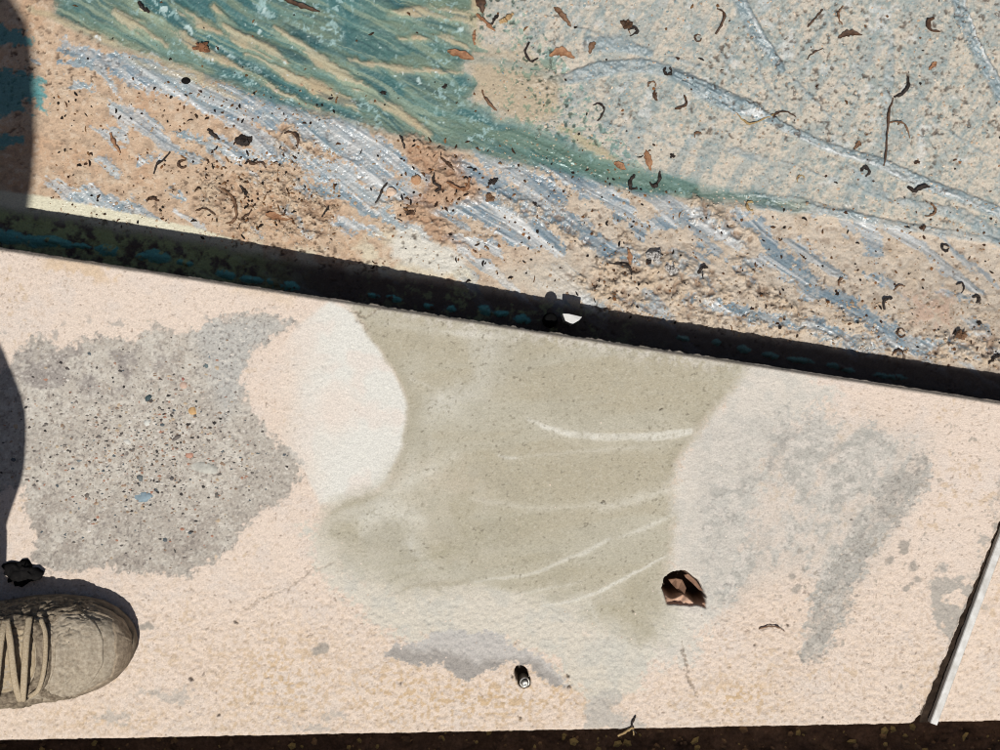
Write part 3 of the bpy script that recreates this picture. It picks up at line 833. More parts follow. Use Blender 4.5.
    rid = 1 - np.abs(fbm(px, py, 9, 3, 352) - 0.5) * 4
    f.h += clod * (0.0150 * (cl - 0.45) + 0.0022 * rid)
    f.mix(clod * ss(0.5, 0.66, cl), S(220, 194, 160), 0.7)
    f.mix(clod * ss(0.42, 0.3, cl), S(150, 118, 90), 0.7)
    f.mix(f.poly([(405, 138), (440, 142), (470, 180), (480, 196), (450, 200), (440, 205), (452, 230), (470, 250), (440, 240), (400, 215), (425, 180), (408, 160)], 7, 1.6), S(190, 146, 108), 0.65)
    # pinkish crust
    f.mix(f.poly([(905, 290), (955, 295), (950, 325), (910, 322)], 10, 1.6) * ss(0.4, 0.55, gr5), S(214, 178, 152), 0.8)
    # torn pits and dark flecks in the crust
    pit = fbm(px, py, 3.8, 3, 361)
    dens = ss(0.42, 0.62, fbm(px, py, 60, 3, 362)) * (1 - 0.8 * T) * (1 - 0.6 * film)
    f.mix(ss(0.66, 0.74, pit) * dens, S(84, 62, 46), 0.75)
    f.h -= ss(0.64, 0.74, pit) * dens * 0.002
    # coping shade painted into the colour, dark and greenish; scalloped teal plastic on top
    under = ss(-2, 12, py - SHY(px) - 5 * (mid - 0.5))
    shade_green = S(206, 222, 140); coping_shade = S(92, 76, 64)
    f.mix(under, coping_shade, 0.92)
    f.mix(under * ss(330, 200, px) * ss(0.30, 0.62, fbm(px, py, 9, 4, 371, 0.7)), shade_green, 0.8)
    f.mix(under * ss(300, 480, px) * ss(0.50, 0.72, fbm(px, py, 8, 4, 373, 0.7)) * ss(700, 520, px), shade_green, 0.45)
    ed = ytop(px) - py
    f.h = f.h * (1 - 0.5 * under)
    bl = np.zeros_like(T)
    for (x, d, w, h_) in [(4, 12, 26, 7), (42, 11, 20, 6), (60, 13, 16, 5), (108, 13, 13, 6.5), (82, 14, 10, 3), (158, 14, 13, 7), (185, 12, 8, 4), (142, 12, 7, 4), (226, 8, 10, 5), (252, 7, 12, 4), (290, 7, 9, 5.5), (275, 8, 8, 4), (373, 8, 7, 3), (395, 8, 7, 3), (430, 7, 6, 3), (452, 9, 5, 3.5),
                        (487, 12, 8, 5), (503, 12, 8, 3), (523, 9, 8, 5), (684, 14, 6, 3), (716, 14, 5, 3.5), (744, 13, 7, 4), (770, 10, 9, 3.5), (800, 10, 14, 3), (840, 8, 14, 3), (890, 8, 18, 3)]:
        yc = np.interp(x, [-3000, -400, 0, 1000], [120, 190, 247, 401]) - d
        rr = np.hypot((px + (f.wx - px) * 0.5 - x) / w, (py + (f.wy - py) * 0.5 - yc - 0.154 * (px - x)) / h_)
        k = ss(1.15, 0.85, rr)
        bl = np.maximum(bl, k)
        f.h += 0.004 * np.clip(1 - rr * rr, 0, 1)
    f.mix(bl * ss(0.28, 0.45, fbm(px, py, 6, 3, 372)) * (1 - 0.55 * ss(560, 680, px)), S(96, 196, 186), 0.95)
    # torn teal film in the photographer's corner
    for q in [[(-30, 60), (14, 66), (34, 74), (40, 96), (22, 100), (30, 116), (8, 112), (-30, 120)], [(-30, 132), (8, 138), (22, 134), (26, 146), (4, 148), (-30, 146)], [(30, 92), (46, 96), (44, 110), (34, 106)], [(-30, 20), (20, 24), (30, 44), (-30, 40)]]:
        f.mix(f.poly(q, 2, 1.8), S(76, 158, 160), 0.9)
    f.tone(0.86, 0.93)
    f.grain(0.09, 6, 0.0005)
    f.rough = np.clip(f.rough, 0.24, 0.95)
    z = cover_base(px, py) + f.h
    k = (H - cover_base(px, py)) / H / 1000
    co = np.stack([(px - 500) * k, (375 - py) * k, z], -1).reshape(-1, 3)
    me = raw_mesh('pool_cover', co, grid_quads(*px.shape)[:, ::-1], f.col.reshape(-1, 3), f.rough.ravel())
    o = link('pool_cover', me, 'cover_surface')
    tag(o, 'sagging blue-green plastic pool cover crusted with pale dried mud', 'pool cover')
    # lookup table of heights on a regular 2 mm picture grid
    return (cols, px, py, z, len(rows_far), nr)


cover = build_cover()


def cover_z(px, py):
    cols, gx, gy, z, nf, nr = cover
    c = int(np.clip(np.searchsorted(cols, px), 0, len(cols) - 1))
    r = int(np.clip(np.searchsorted(gy[:, c], py), 0, gy.shape[0] - 1))
    return float(z[r, c])


def slab_z(px, py):
    gx, gy, z, _ = slab_data
    t = (py - float(ytop(px))) / (float(ybot(px)) - float(ytop(px)))
    r = int(np.clip(round(t * (gx.shape[0] - 1)), 0, gx.shape[0] - 1))
    c = int(np.clip(np.searchsorted(gx[r], px), 0, gx.shape[1] - 1))
    return float(z[r, c])


# the puddle over the soaked part of the cover
pud = [(40, -60), (474, -60), (478, 30), (474, 58), (472, 96), (520, 122), (560, 140), (640, 164), (700, 186), (700, 200), (640, 192), (560, 172), (450, 146), (402, 136), (330, 112), (276, 104), (200, 72), (112, 42), (48, 14)]
bm = bmesh.new()
zp = -0.1085
bm.faces.new([bm.verts.new(PX(x, y, zp)) for x, y in pud][::-1])
bmesh.ops.triangulate(bm, faces=bm.faces)
me = bpy.data.meshes.new('puddle'); bm.to_mesh(me); bm.free()
tag(link('puddle', me, 'puddle_water'), 'thin greenish water lying in the folds of the pool cover', 'water', kind='structure')


# ------------------------------------------------------------------ ground, pool wall, soil, added shade wall
def box_mesh(name, x0, x1, y0, y1, z0, z1, bev=0.0):
    bm = bmesh.new()
    bmesh.ops.create_cube(bm, size=1)
    for v in bm.verts:
        v.co = Vector((x0 + (v.co.x + .5) * (x1 - x0), y0 + (v.co.y + .5) * (y1 - y0), z0 + (v.co.z + .5) * (z1 - z0)))
    if bev:
        bmesh.ops.bevel(bm, geom=bm.edges[:], offset=bev, segments=2, affect='EDGES')
    me = bpy.data.meshes.new(name); bm.to_mesh(me); bm.free()
    return me


gxs = axis(-2000, 2500, 250, -60000, 60000, 1.5)
gg = np.stack(np.meshgrid(gxs, gxs), -1)
gco = np.concatenate([gg / 1000, np.full(gg.shape[:2] + (1,), -0.22)], -1).reshape(-1, 3)
gcol = np.tile(S(120, 104, 84), (len(gco), 1)) * (0.8 + 0.4 * fbm(gco[:, 0], gco[:, 1], 0.9, 3, 5)[:, None])
tag(link('ground', raw_mesh('ground', gco, grid_quads(len(gxs), len(gxs)), gcol), 'soil_surface'), kind='structure')

# pool wall under the coping, following its edges
bm = bmesh.new()
xs = [-3000, -1500, -400, 0, 500, 1000, 1300, 2700]
ring = []
for x in xs:
    X0, Y0, _ = PX(x, float(ytop(x)) + 16)
    X1, Y1, _ = PX(x, float(ybot(x)) - 12)
    ring.append([bm.verts.new((X0, Y0, -0.0605)), bm.verts.new((X0, Y0, -0.8)), bm.verts.new((X1, Y1, -0.8)), bm.verts.new((X1, Y1, -0.0605))])
for a, b in zip(ring[:-1], ring[1:]):
    for i in range(4):
        bm.faces.new((a[i], b[i], b[(i + 1) % 4], a[(i + 1) % 4]))
bm.faces.new(ring[0]); bm.faces.new(ring[-1][::-1])
bmesh.ops.recalc_face_normals(bm, faces=bm.faces[:])
me = bpy.data.meshes.new('pool_wall'); bm.to_mesh(me); bm.free()
tag(link('pool_wall', me, 'concrete_base'), kind='structure')

# soil bed
sx = axis(-20, 1020, 2.0, -3000, 3200)
sy = axis(700, 860, 2.0, 690, 900)
cc, rr = np.meshgrid(sx, sy)
hs = 0.020 * (fbm(cc, rr, 18, 4, 501, 0.6) - 0.5) + 0.012 * (fbm(cc, rr, 60, 2, 502) - 0.5)
kk = (H + 0.055) / H / 1000
sco = np.stack([(cc - 500) * kk, (375 - rr) * kk, -0.06 + hs], -1).reshape(-1, 3)
scol = (S(112, 90, 76)[None, None, :] * (0.55 + 0.9 * fbm(cc, rr, 12, 4, 503, 0.6)[..., None])).reshape(-1, 3)
tag(link('soil_bed', raw_mesh('soil_bed', sco, grid_quads(*cc.shape)[:, ::-1], scol), 'soil_surface'), kind='structure')
# low wall added out of view, south of the bed, to shade the soil
wroot = empty('shade_wall', (0, -0.56, -0.06))
tag(wroot, 'unseen low wall added to shade the soil strip', 'wall')
for nm, a in [('wall_body', (-3.2, 3.4, -0.06, 0.06, -0.2, 0.28, 0.006)), ('wall_capping', (-3.2, 3.4, -0.075, 0.075, 0.28, 0.31, 0.006))]:
    link(nm, box_mesh(nm, *a), 'concrete_wall', wroot)

# ------------------------------------------------------------------ pebbles and chips in the bare concrete
px_, py_, z_, exposed_ = slab_data


def blob_mesh(name, rx, ry, rz, seed, sub=1, rough=0.25):
    bm = bmesh.new()
    bmesh.ops.create_icosphere(bm, subdivisions=sub, radius=1)
    r = random.Random(seed)
    for v in bm.verts:
        k = 1 + rough * (r.random() - 0.5) * 2
        v.co = Vector((v.co.x * rx * k, v.co.y * ry * k, v.co.z * rz * k))
    me = bpy.data.meshes.new(name); bm.to_mesh(me); bm.free()
    return me


PEB = [(143, 497, 10, 5.5, 5, (138, 158, 168)), (148, 398, 4.5, 4, 30, (66, 84, 88)), (159, 390, 4, 5.5, -40, (118, 120, 112)), (209, 357, 3.5, 6, 25, (130, 142, 148)), (206, 365, 4, 3.5, 0, (104, 118, 120)),
       (210, 376, 3, 4.5, 0, (164, 110, 98)), (192, 411, 5.5, 5, 0, (204, 166, 116)), (204, 468, 17, 7, -12, (190, 188, 178)), (189, 455, 5.5, 3.5, 0, (196, 150, 128)), (147, 423, 5, 3.5, 10, (222, 222, 214)),
       (214, 423, 3, 3, 0, (52, 48, 46)), (190, 424, 3, 2.2, 0, (50, 46, 42)), (176, 438, 5, 2.6, 35, (118, 110, 104)), (183, 385, 4.5, 4.5, 0, (206, 178, 160)), (140, 478, 4.5, 3.5, -30, (110, 116, 116)),
       (150, 505, 4, 2.6, 35, (60, 58, 56)), (127, 442, 4.5, 3, -30, (220, 218, 210)), (182, 379, 2.8, 2.4, 0, (170, 112, 100)), (140, 434, 4, 2.2, -25, (120, 114, 108)), (108, 466, 3.4, 2, 35, (96, 100, 102)),
       (217, 495, 3, 3.6, 10, (112, 108, 102)), (196, 401, 2.4, 2.2, 0, (70, 70, 68)), (172, 416, 3, 1.8, -20, (66, 62, 58)), (120, 371, 3, 2, -30, (72, 68, 66)), (152, 464, 2.4, 3, 0, (84, 80, 76)), (106, 441, 2.4, 2.2, 0, (60, 56, 52))]
_r = random.Random(21)
_pc = [(120, 112, 104), (150, 140, 128), (96, 92, 90), (206, 200, 190), (188, 168, 142), (176, 140, 120), (132, 138, 138), (164, 150, 134), (222, 214, 202), (84, 80, 76)]
while len(PEB) < 110:
    x, y = _r.gauss(150, 60), _r.gauss(450, 50)
    if 35 < x < 285 and 340 < y < 560 and not (x > 235 and y < 445) and not (y > 520 and x > 215) and all(math.hypot(x - p[0], y - p[1]) > p[2] + 4 for p in PEB):
        a = 1.8 + 2.4 * _r.random() ** 2
        PEB.append((x, y, a, a * (0.5 + 0.4 * _r.random()), _r.random() * 180, _pc[_r.randrange(10)]))
for i, (x, y, a, b, ang, c) in enumerate(PEB):
    nm = 'pebble_%d_%d_%d' % c
    if nm not in MATS: simple_material(nm, S(*[v * 0.9 for v in c]), S(*[min(245, v * 1.08) for v in c]), 220, 0.7, 0.2)
    o = link('pebble', blob_mesh('pebble', a / 1000, b / 1000, 0.0022 if a > 4.4 else 0.0016, i, 2 if a > 4.4 else 1, 0.16), nm, slab)
    o.location = (*PX(x, y)[:2], slab_z(x, y) - 0.0011)
    o.rotation_euler = (0, 0, math.radians(ang))
    for p in o.data.polygons: p.use_smooth = True


def scatter_chips(n):
    V = []; Q = []; C = []
    pal = [(60, 56, 54), (84, 78, 74), (110, 104, 98), (136, 128, 120), (222, 216, 206), (206, 196, 184), (170, 146, 124), (176, 132, 110), (92, 100, 104), (186, 180, 170), (166, 158, 148), (196, 176, 150), (150, 128, 108), (228, 222, 212)]
    pal = [S(*c) for c in pal]
    idx = np.argwhere(exposed_ > 0.9)
    cx = idx[:, 1]
    k = 0
    while k < n:
        r, c = idx[rng.integers(len(idx))]
        x, y = px_[r, c], py_[r, c]
        if x < -20 or x > 310: continue
        dens = math.exp(-(((x - 145) / 90) ** 2 + ((y - 455) / 62) ** 2))
        if rng.random() > 0.05 + dens: continue
        s = 0.6 + 2.2 * rng.random() ** 3
        a = rng.random() * 6.28
        base = len(V)
        m = 6
        asp = 0.45 + 0.5 * rng.random()
        col = pal[rng.integers(len(pal))]
        for j in range(m):
            t = a + 6.283 * j / m
            rr_ = s * (0.75 + 0.5 * rng.random())
            dx, dy = rr_ * math.cos(t), rr_ * math.sin(t) * asp
            X, Y, _ = PX(x + dx, y + dy)
            V.append((X, Y, z_[r, c] - 0.0003)); C.append(col)
        X, Y, _ = PX(x, y)
        V.append((X, Y, z_[r, c] + 0.00065)); C.append(col)
        for j in range(m):
            Q.append((base + (j + 1) % m, base + j, base + m))
        k += 1
    me = raw_mesh('aggregate_chips', np.array(V), np.array(Q), np.array(C), smooth=False)
    o = link('aggregate_chips', me, 'chip_surface', slab)
    o['kind'] = 'stuff'


scatter_chips(3000)

# shards inside the broken hole, parts of the slab
def prism(name, pts, z0, z1, mat, parent=None, tilt=None):
    """closed plate from picture points; z1 may be one height or a list per corner"""
    bm = bmesh.new()
    n = len(pts)
    zt = z1 if isinstance(z1, (list, tuple)) else [z1] * n
    top = [bm.verts.new(PX(x, y, 0)[:2] + (z,)) for (x, y), z in zip(pts, zt)]
    bot = [bm.verts.new((v.co.x, v.co.y, v.co.z - z0)) for v in top]
    bm.faces.new(top); bm.faces.new(bot[::-1])
    for i in range(n):
        bm.faces.new((top[i], bot[i], bot[(i + 1) % n], top[(i + 1) % n]))
    bmesh.ops.recalc_face_normals(bm, faces=bm.faces[:])
    bmesh.ops.triangulate(bm, faces=[f for f in bm.faces if len(f.verts) > 4])
    me = bpy.data.meshes.new(name); bm.to_mesh(me); bm.free()
    return link(name, me, mat, parent)


prism('broken_shard', [(672, 584), (679, 582), (685, 583), (688, 590), (686, 596), (680, 593), (675, 588)], 0.006, [-.030, -.024, -.022, -.014, -.012, -.020, -.028], 'clay_dark', slab)
prism('broken_shard', [(686, 577), (690, 576), (698, 583), (704, 592), (701, 592), (694, 585), (688, 580)], 0.003, [-.014, -.013, -.010, -.008, -.012, -.015, -.017], 'clay_dark', slab)

# ------------------------------------------------------------------ screw in its hole
def lathe(name, prof, seg, mat, parent=None):
    bm = bmesh.new()
    rings = []
    for r, z in prof:
        rings.append([bm.verts.new((r * math.cos(6.28319 * i / seg), r * math.sin(6.28319 * i / seg), z)) for i in range(seg)])
    for a, b in zip(rings[:-1], rings[1:]):
        for i in range(seg):
            bm.faces.new((a[i], a[(i + 1) % seg], b[(i + 1) % seg], b[i]))
    bm.faces.new(rings[0][::-1]); bm.faces.new(rings[-1])
    me = bpy.data.meshes.new(name); bm.to_mesh(me); bm.free()
    for p in me.polygons: p.use_smooth = True
    return link(name, me, mat, parent)


bx, by, _ = PX(523.5, 682)
bolt = empty('anchor_bolt', (bx, by, -0.0205))
bolt.rotation_euler = (math.radians(3), math.radians(4), 0)
tag(bolt, 'small metal anchor bolt with a hollow end sunk in a round hole', 'bolt')
lathe('sleeve', [(0.0050, 0), (0.0052, 0.018), (0.0050, 0.0190), (0.0040, 0.0190), (0.0040, 0.016)], 20, 'screw_metal', bolt)
lathe('shank', [(0.0030, 0.0), (0.0030, 0.022), (0.0028, 0.0235), (0.0016, 0.0238), (0.0015, 0.018)], 20, 'screw_metal', bolt)
for i in range(3):
    lathe('thread', [(0.0030, 0.0195 + i * 0.0011 - 0.0004), (0.0034, 0.0195 + i * 0.0011), (0.0030, 0.0195 + i * 0.0011 + 0.0004)], 18, 'screw_metal', bolt)
lathe('socket_plug', [(0.0014, 0.0), (0.0014, 0.0185)], 12, 'rubber_black', bolt)

# ------------------------------------------------------------------ white joint strip
def strip_mesh():
    bm = bmesh.new()
    pts = [(933.5, 724), (950, 679), (975, 612), (1000, 544), (1056, 396)]
    rows = []
    for i, (x, y) in enumerate(pts):
        X, Y, _ = PX(x, y)
        d = Vector((0.122, 0.328, 0)).normalized(); nrm = Vector((d.y, -d.x, 0))
        z = 0.0012 + 0.0006 * math.sin(i * 1.7)
        prof = [(-0.0038, -0.05), (-0.0038, z - 0.0010), (-0.0030, z), (0.0030, z), (0.0038, z - 0.0010), (0.0038, -0.05)]
        rows.append([bm.verts.new((X + nrm.x * a, Y + nrm.y * a, b)) for a, b in prof])
    for a, b in zip(rows[:-1], rows[1:]):
        for i in range(5):
            bm.faces.new((a[i], b[i], b[i + 1], a[i + 1]))
    bm.faces.new(rows[0]); bm.faces.new(rows[-1][::-1])
    bmesh.ops.recalc_face_normals(bm, faces=bm.faces[:])
    me = bpy.data.meshes.new('joint_strip'); bm.to_mesh(me); bm.free()
    return me


tag(link('joint_strip', strip_mesh(), 'strip_white'), 'narrow white plastic expansion strip standing in the joint between the slabs', 'strip')

# dark dirt packed in the joint beside the strip
jz = np.linspace(0, 1, 180); ju = np.linspace(-1, 1, 14)
jt, jw = np.meshgrid(jz, ju, indexing='ij')
jx = 930 + (1053 - 930) * jt + jw * 9; jy = 724 + (396 - 724) * jt
jh = -0.0075 + 0.005 * (fbm(jx, jy, 5, 3, 881, 0.7) - 0.5)
jco = np.stack([(jx - 500) / 1000, (375 - jy) / 1000, jh], -1).reshape(-1, 3)
jcol = np.tile(S(52, 42, 34), (len(jco), 1)) * (0.5 + fbm(jx, jy, 6, 3, 882).reshape(-1, 1))
o = link('joint_dirt', raw_mesh('joint_dirt', jco, grid_quads(180, 14), jcol), 'soil_surface')
tag(o, 'dark dirt packed in the open joint along the white strip', 'dirt', kind='stuff')

# ------------------------------------------------------------------ clip and sun patch in the gap
clip = empty('rubber_peg', (*PX(553, 300, -0.05)[:2], -0.095))
tag(clip, 'small round black rubber peg standing in the gap against the coping edge', 'peg')
def peg(nm, prof, seg, x, y, z):
    o = lathe(nm, prof, seg, 'rubber_black', clip)
    X, Y, _ = PX(x, y)
    o.location = Vector((X, Y, z)) - Vector(clip.location)
peg('peg_body', [(0.0068, 0.0), (0.0068, 0.052), (0.0062, 0.055), (0.0050, 0.0562), (0.0020, 0.0566)], 16, 552, 318, -0.088)
peg('peg_collar', [(0.0080, 0.0), (0.0080, 0.006), (0.0074, 0.007)], 16, 552, 318, -0.066)
o = prism('sun_patch', [(564.5, 312), (571, 312.5), (584, 315.5), (581, 319), (574, 323), (567, 319.5)], 0.05, [-.037, -.036, -.036, -.034, -.033, -.035], 'sun_patch_white')  # white wedge added to stand for sunlight falling through a slot
tag(o, 'white wedge added for a patch of sunlight in the dark gap beside the black peg', 'chip')


# ------------------------------------------------------------------ leaves, twigs, stones on the cover
def catmull(pts, n):
    P = [Vector(p) for p in pts]
    P = [P[0] * 2 - P[1]] + P + [P[-1] * 2 - P[-2]]
    out = []
    segs = len(P) - 3
    for i in range(n):
        t = i / (n - 1) * segs
        k = min(int(t), segs - 1); u = t - k
        a, b, c, d = P[k:k + 4]
        out.append(0.5 * ((2 * b) + (c - a) * u + (2 * a - 5 * b + 4 * c - d) * u * u + (3 * b - a - 3 * c + d) * u ** 3))
    return out


def ribbon_mesh(name, pts, w, arch=3.0, thick=0.8, kind='curl', zf=cover_z, n=14, seed=0):
    """closed strip along picture points (w, arch, thick in mm). curl: rolled dry leaf or twig, leaf: pointed blade with raised rims"""
    r = random.Random(seed)
    path = catmull([(p[0] + (r.random() - .5) * .8, p[1] + (r.random() - .5) * .8, 0) for p in pts], n)
    for p in path[1:-1]: p.x += (r.random() - .5) * 0.9; p.y += (r.random() - .5) * 0.9
    z0 = sum(zf(p.x, p.y) for p in path) / n
    bm = bmesh.new(); rings = []
    k = (H - z0) / H / 1000
    for i, p in enumerate(path):
        s = i / (n - 1)
        a = path[max(i - 1, 0)]; b = path[min(i + 1, n - 1)]
        d = (b - a); d.z = 0
        d = d.normalized() if d.length > 1e-6 else Vector((1, 0, 0))
        nr = Vector((-d.y, d.x, 0))
        if kind == 'leaf':
            ww = w * (math.sin(math.pi * min(max(s * 0.94 + 0.04, 0), 1)) ** 0.75) * (0.6 + 0.8 * r.random())
            prof = [(-1, 0.5), (-0.5, 0.05), (0, 0), (0.5, 0.05), (1, 0.6), (1, 0.6 + 0.3), (0.5, 0.45), (0, 0.4), (-0.5, 0.45), (-1, 0.85)]
            sc = (ww, max(1.6, w * 0.5))
        else:
            ww = w * (0.45 + 0.55 * math.sin(math.pi * (0.12 + 0.8 * s))) * (0.55 + 0.9 * r.random())
            prof = [(-1, 0.4), (-0.6, 0.0), (0.6, 0.0), (1, 0.4), (0.6, 1.0), (-0.6, 1.0)]
            sc = (ww, max(thick, ww * 1.3))
        lift = arch * math.sin(math.pi * s) * 0.8
        z = max(zf(p.x, p.y), z0 - 0.002) * 0.5 + z0 * 0.5
        ring = []
        for u, vv in prof:
            q = p + nr * (u * sc[0])
            ring.append(bm.verts.new(((q.x - 500) * k, (375 - q.y) * k, z + 0.0002 + (vv * sc[1] + lift) / 1000)))
        rings.append(ring)
    m = len(rings[0])
    for a, b in zip(rings[:-1], rings[1:]):
        for i in range(m):
            bm.faces.new((a[i], a[(i + 1) % m], b[(i + 1) % m], b[i]))
    bm.faces.new(rings[0][::-1]); bm.faces.new(rings[-1])
    bmesh.ops.recalc_face_normals(bm, faces=bm.faces[:])
    c = sum((v.co for v in bm.verts), Vector()) / len(bm.verts)
    c.z = min(v.co.z for v in bm.verts)
    bmesh.ops.translate(bm, verts=bm.verts, vec=-c)
    me = bpy.data.meshes.new(name); bm.to_mesh(me); bm.free()
    return me, c


def arc(x, y, r, a0, a1, n=6):
    return [(x + r * math.cos(math.radians(a0 + (a1 - a0) * i / (n - 1))), y + r * math.sin(math.radians(a0 + (a1 - a0) * i / (n - 1)))) for i in range(n)]


def crumple_mesh(name, x, y, r, seed, zf=cover_z):
    """crumpled dry leaf or clod: folded lump with deep creases"""
    bm = bmesh.new()
    bmesh.ops.create_icosphere(bm, subdivisions=3, radius=1)
    z = zf(x, y); k = (H - z) / H / 1000
    co = np.array([v.co[:] for v in bm.verts])
    nn = fbm(co[:, 0] * 3 + seed * 3.7 + co[:, 2] * 1.3, co[:, 1] * 3 - seed * 1.9 + co[:, 2] * 2.1, 1.4, 3, seed)
    for v, t in zip(bm.verts, nn):
        kk_ = min(1.5, max(0.25, 0.85 + 2.6 * (t - 0.5)))
        v.co = Vector((v.co.x * r * kk_, v.co.y * r * 0.8 * kk_, v.co.z * r * 0.55 * kk_)) / 1000
    me = bpy.data.meshes.new(name); bm.to_mesh(me); bm.free()
    return me, Vector(((x - 500) * k, (375 - y) * k, z + r * 0.0003))


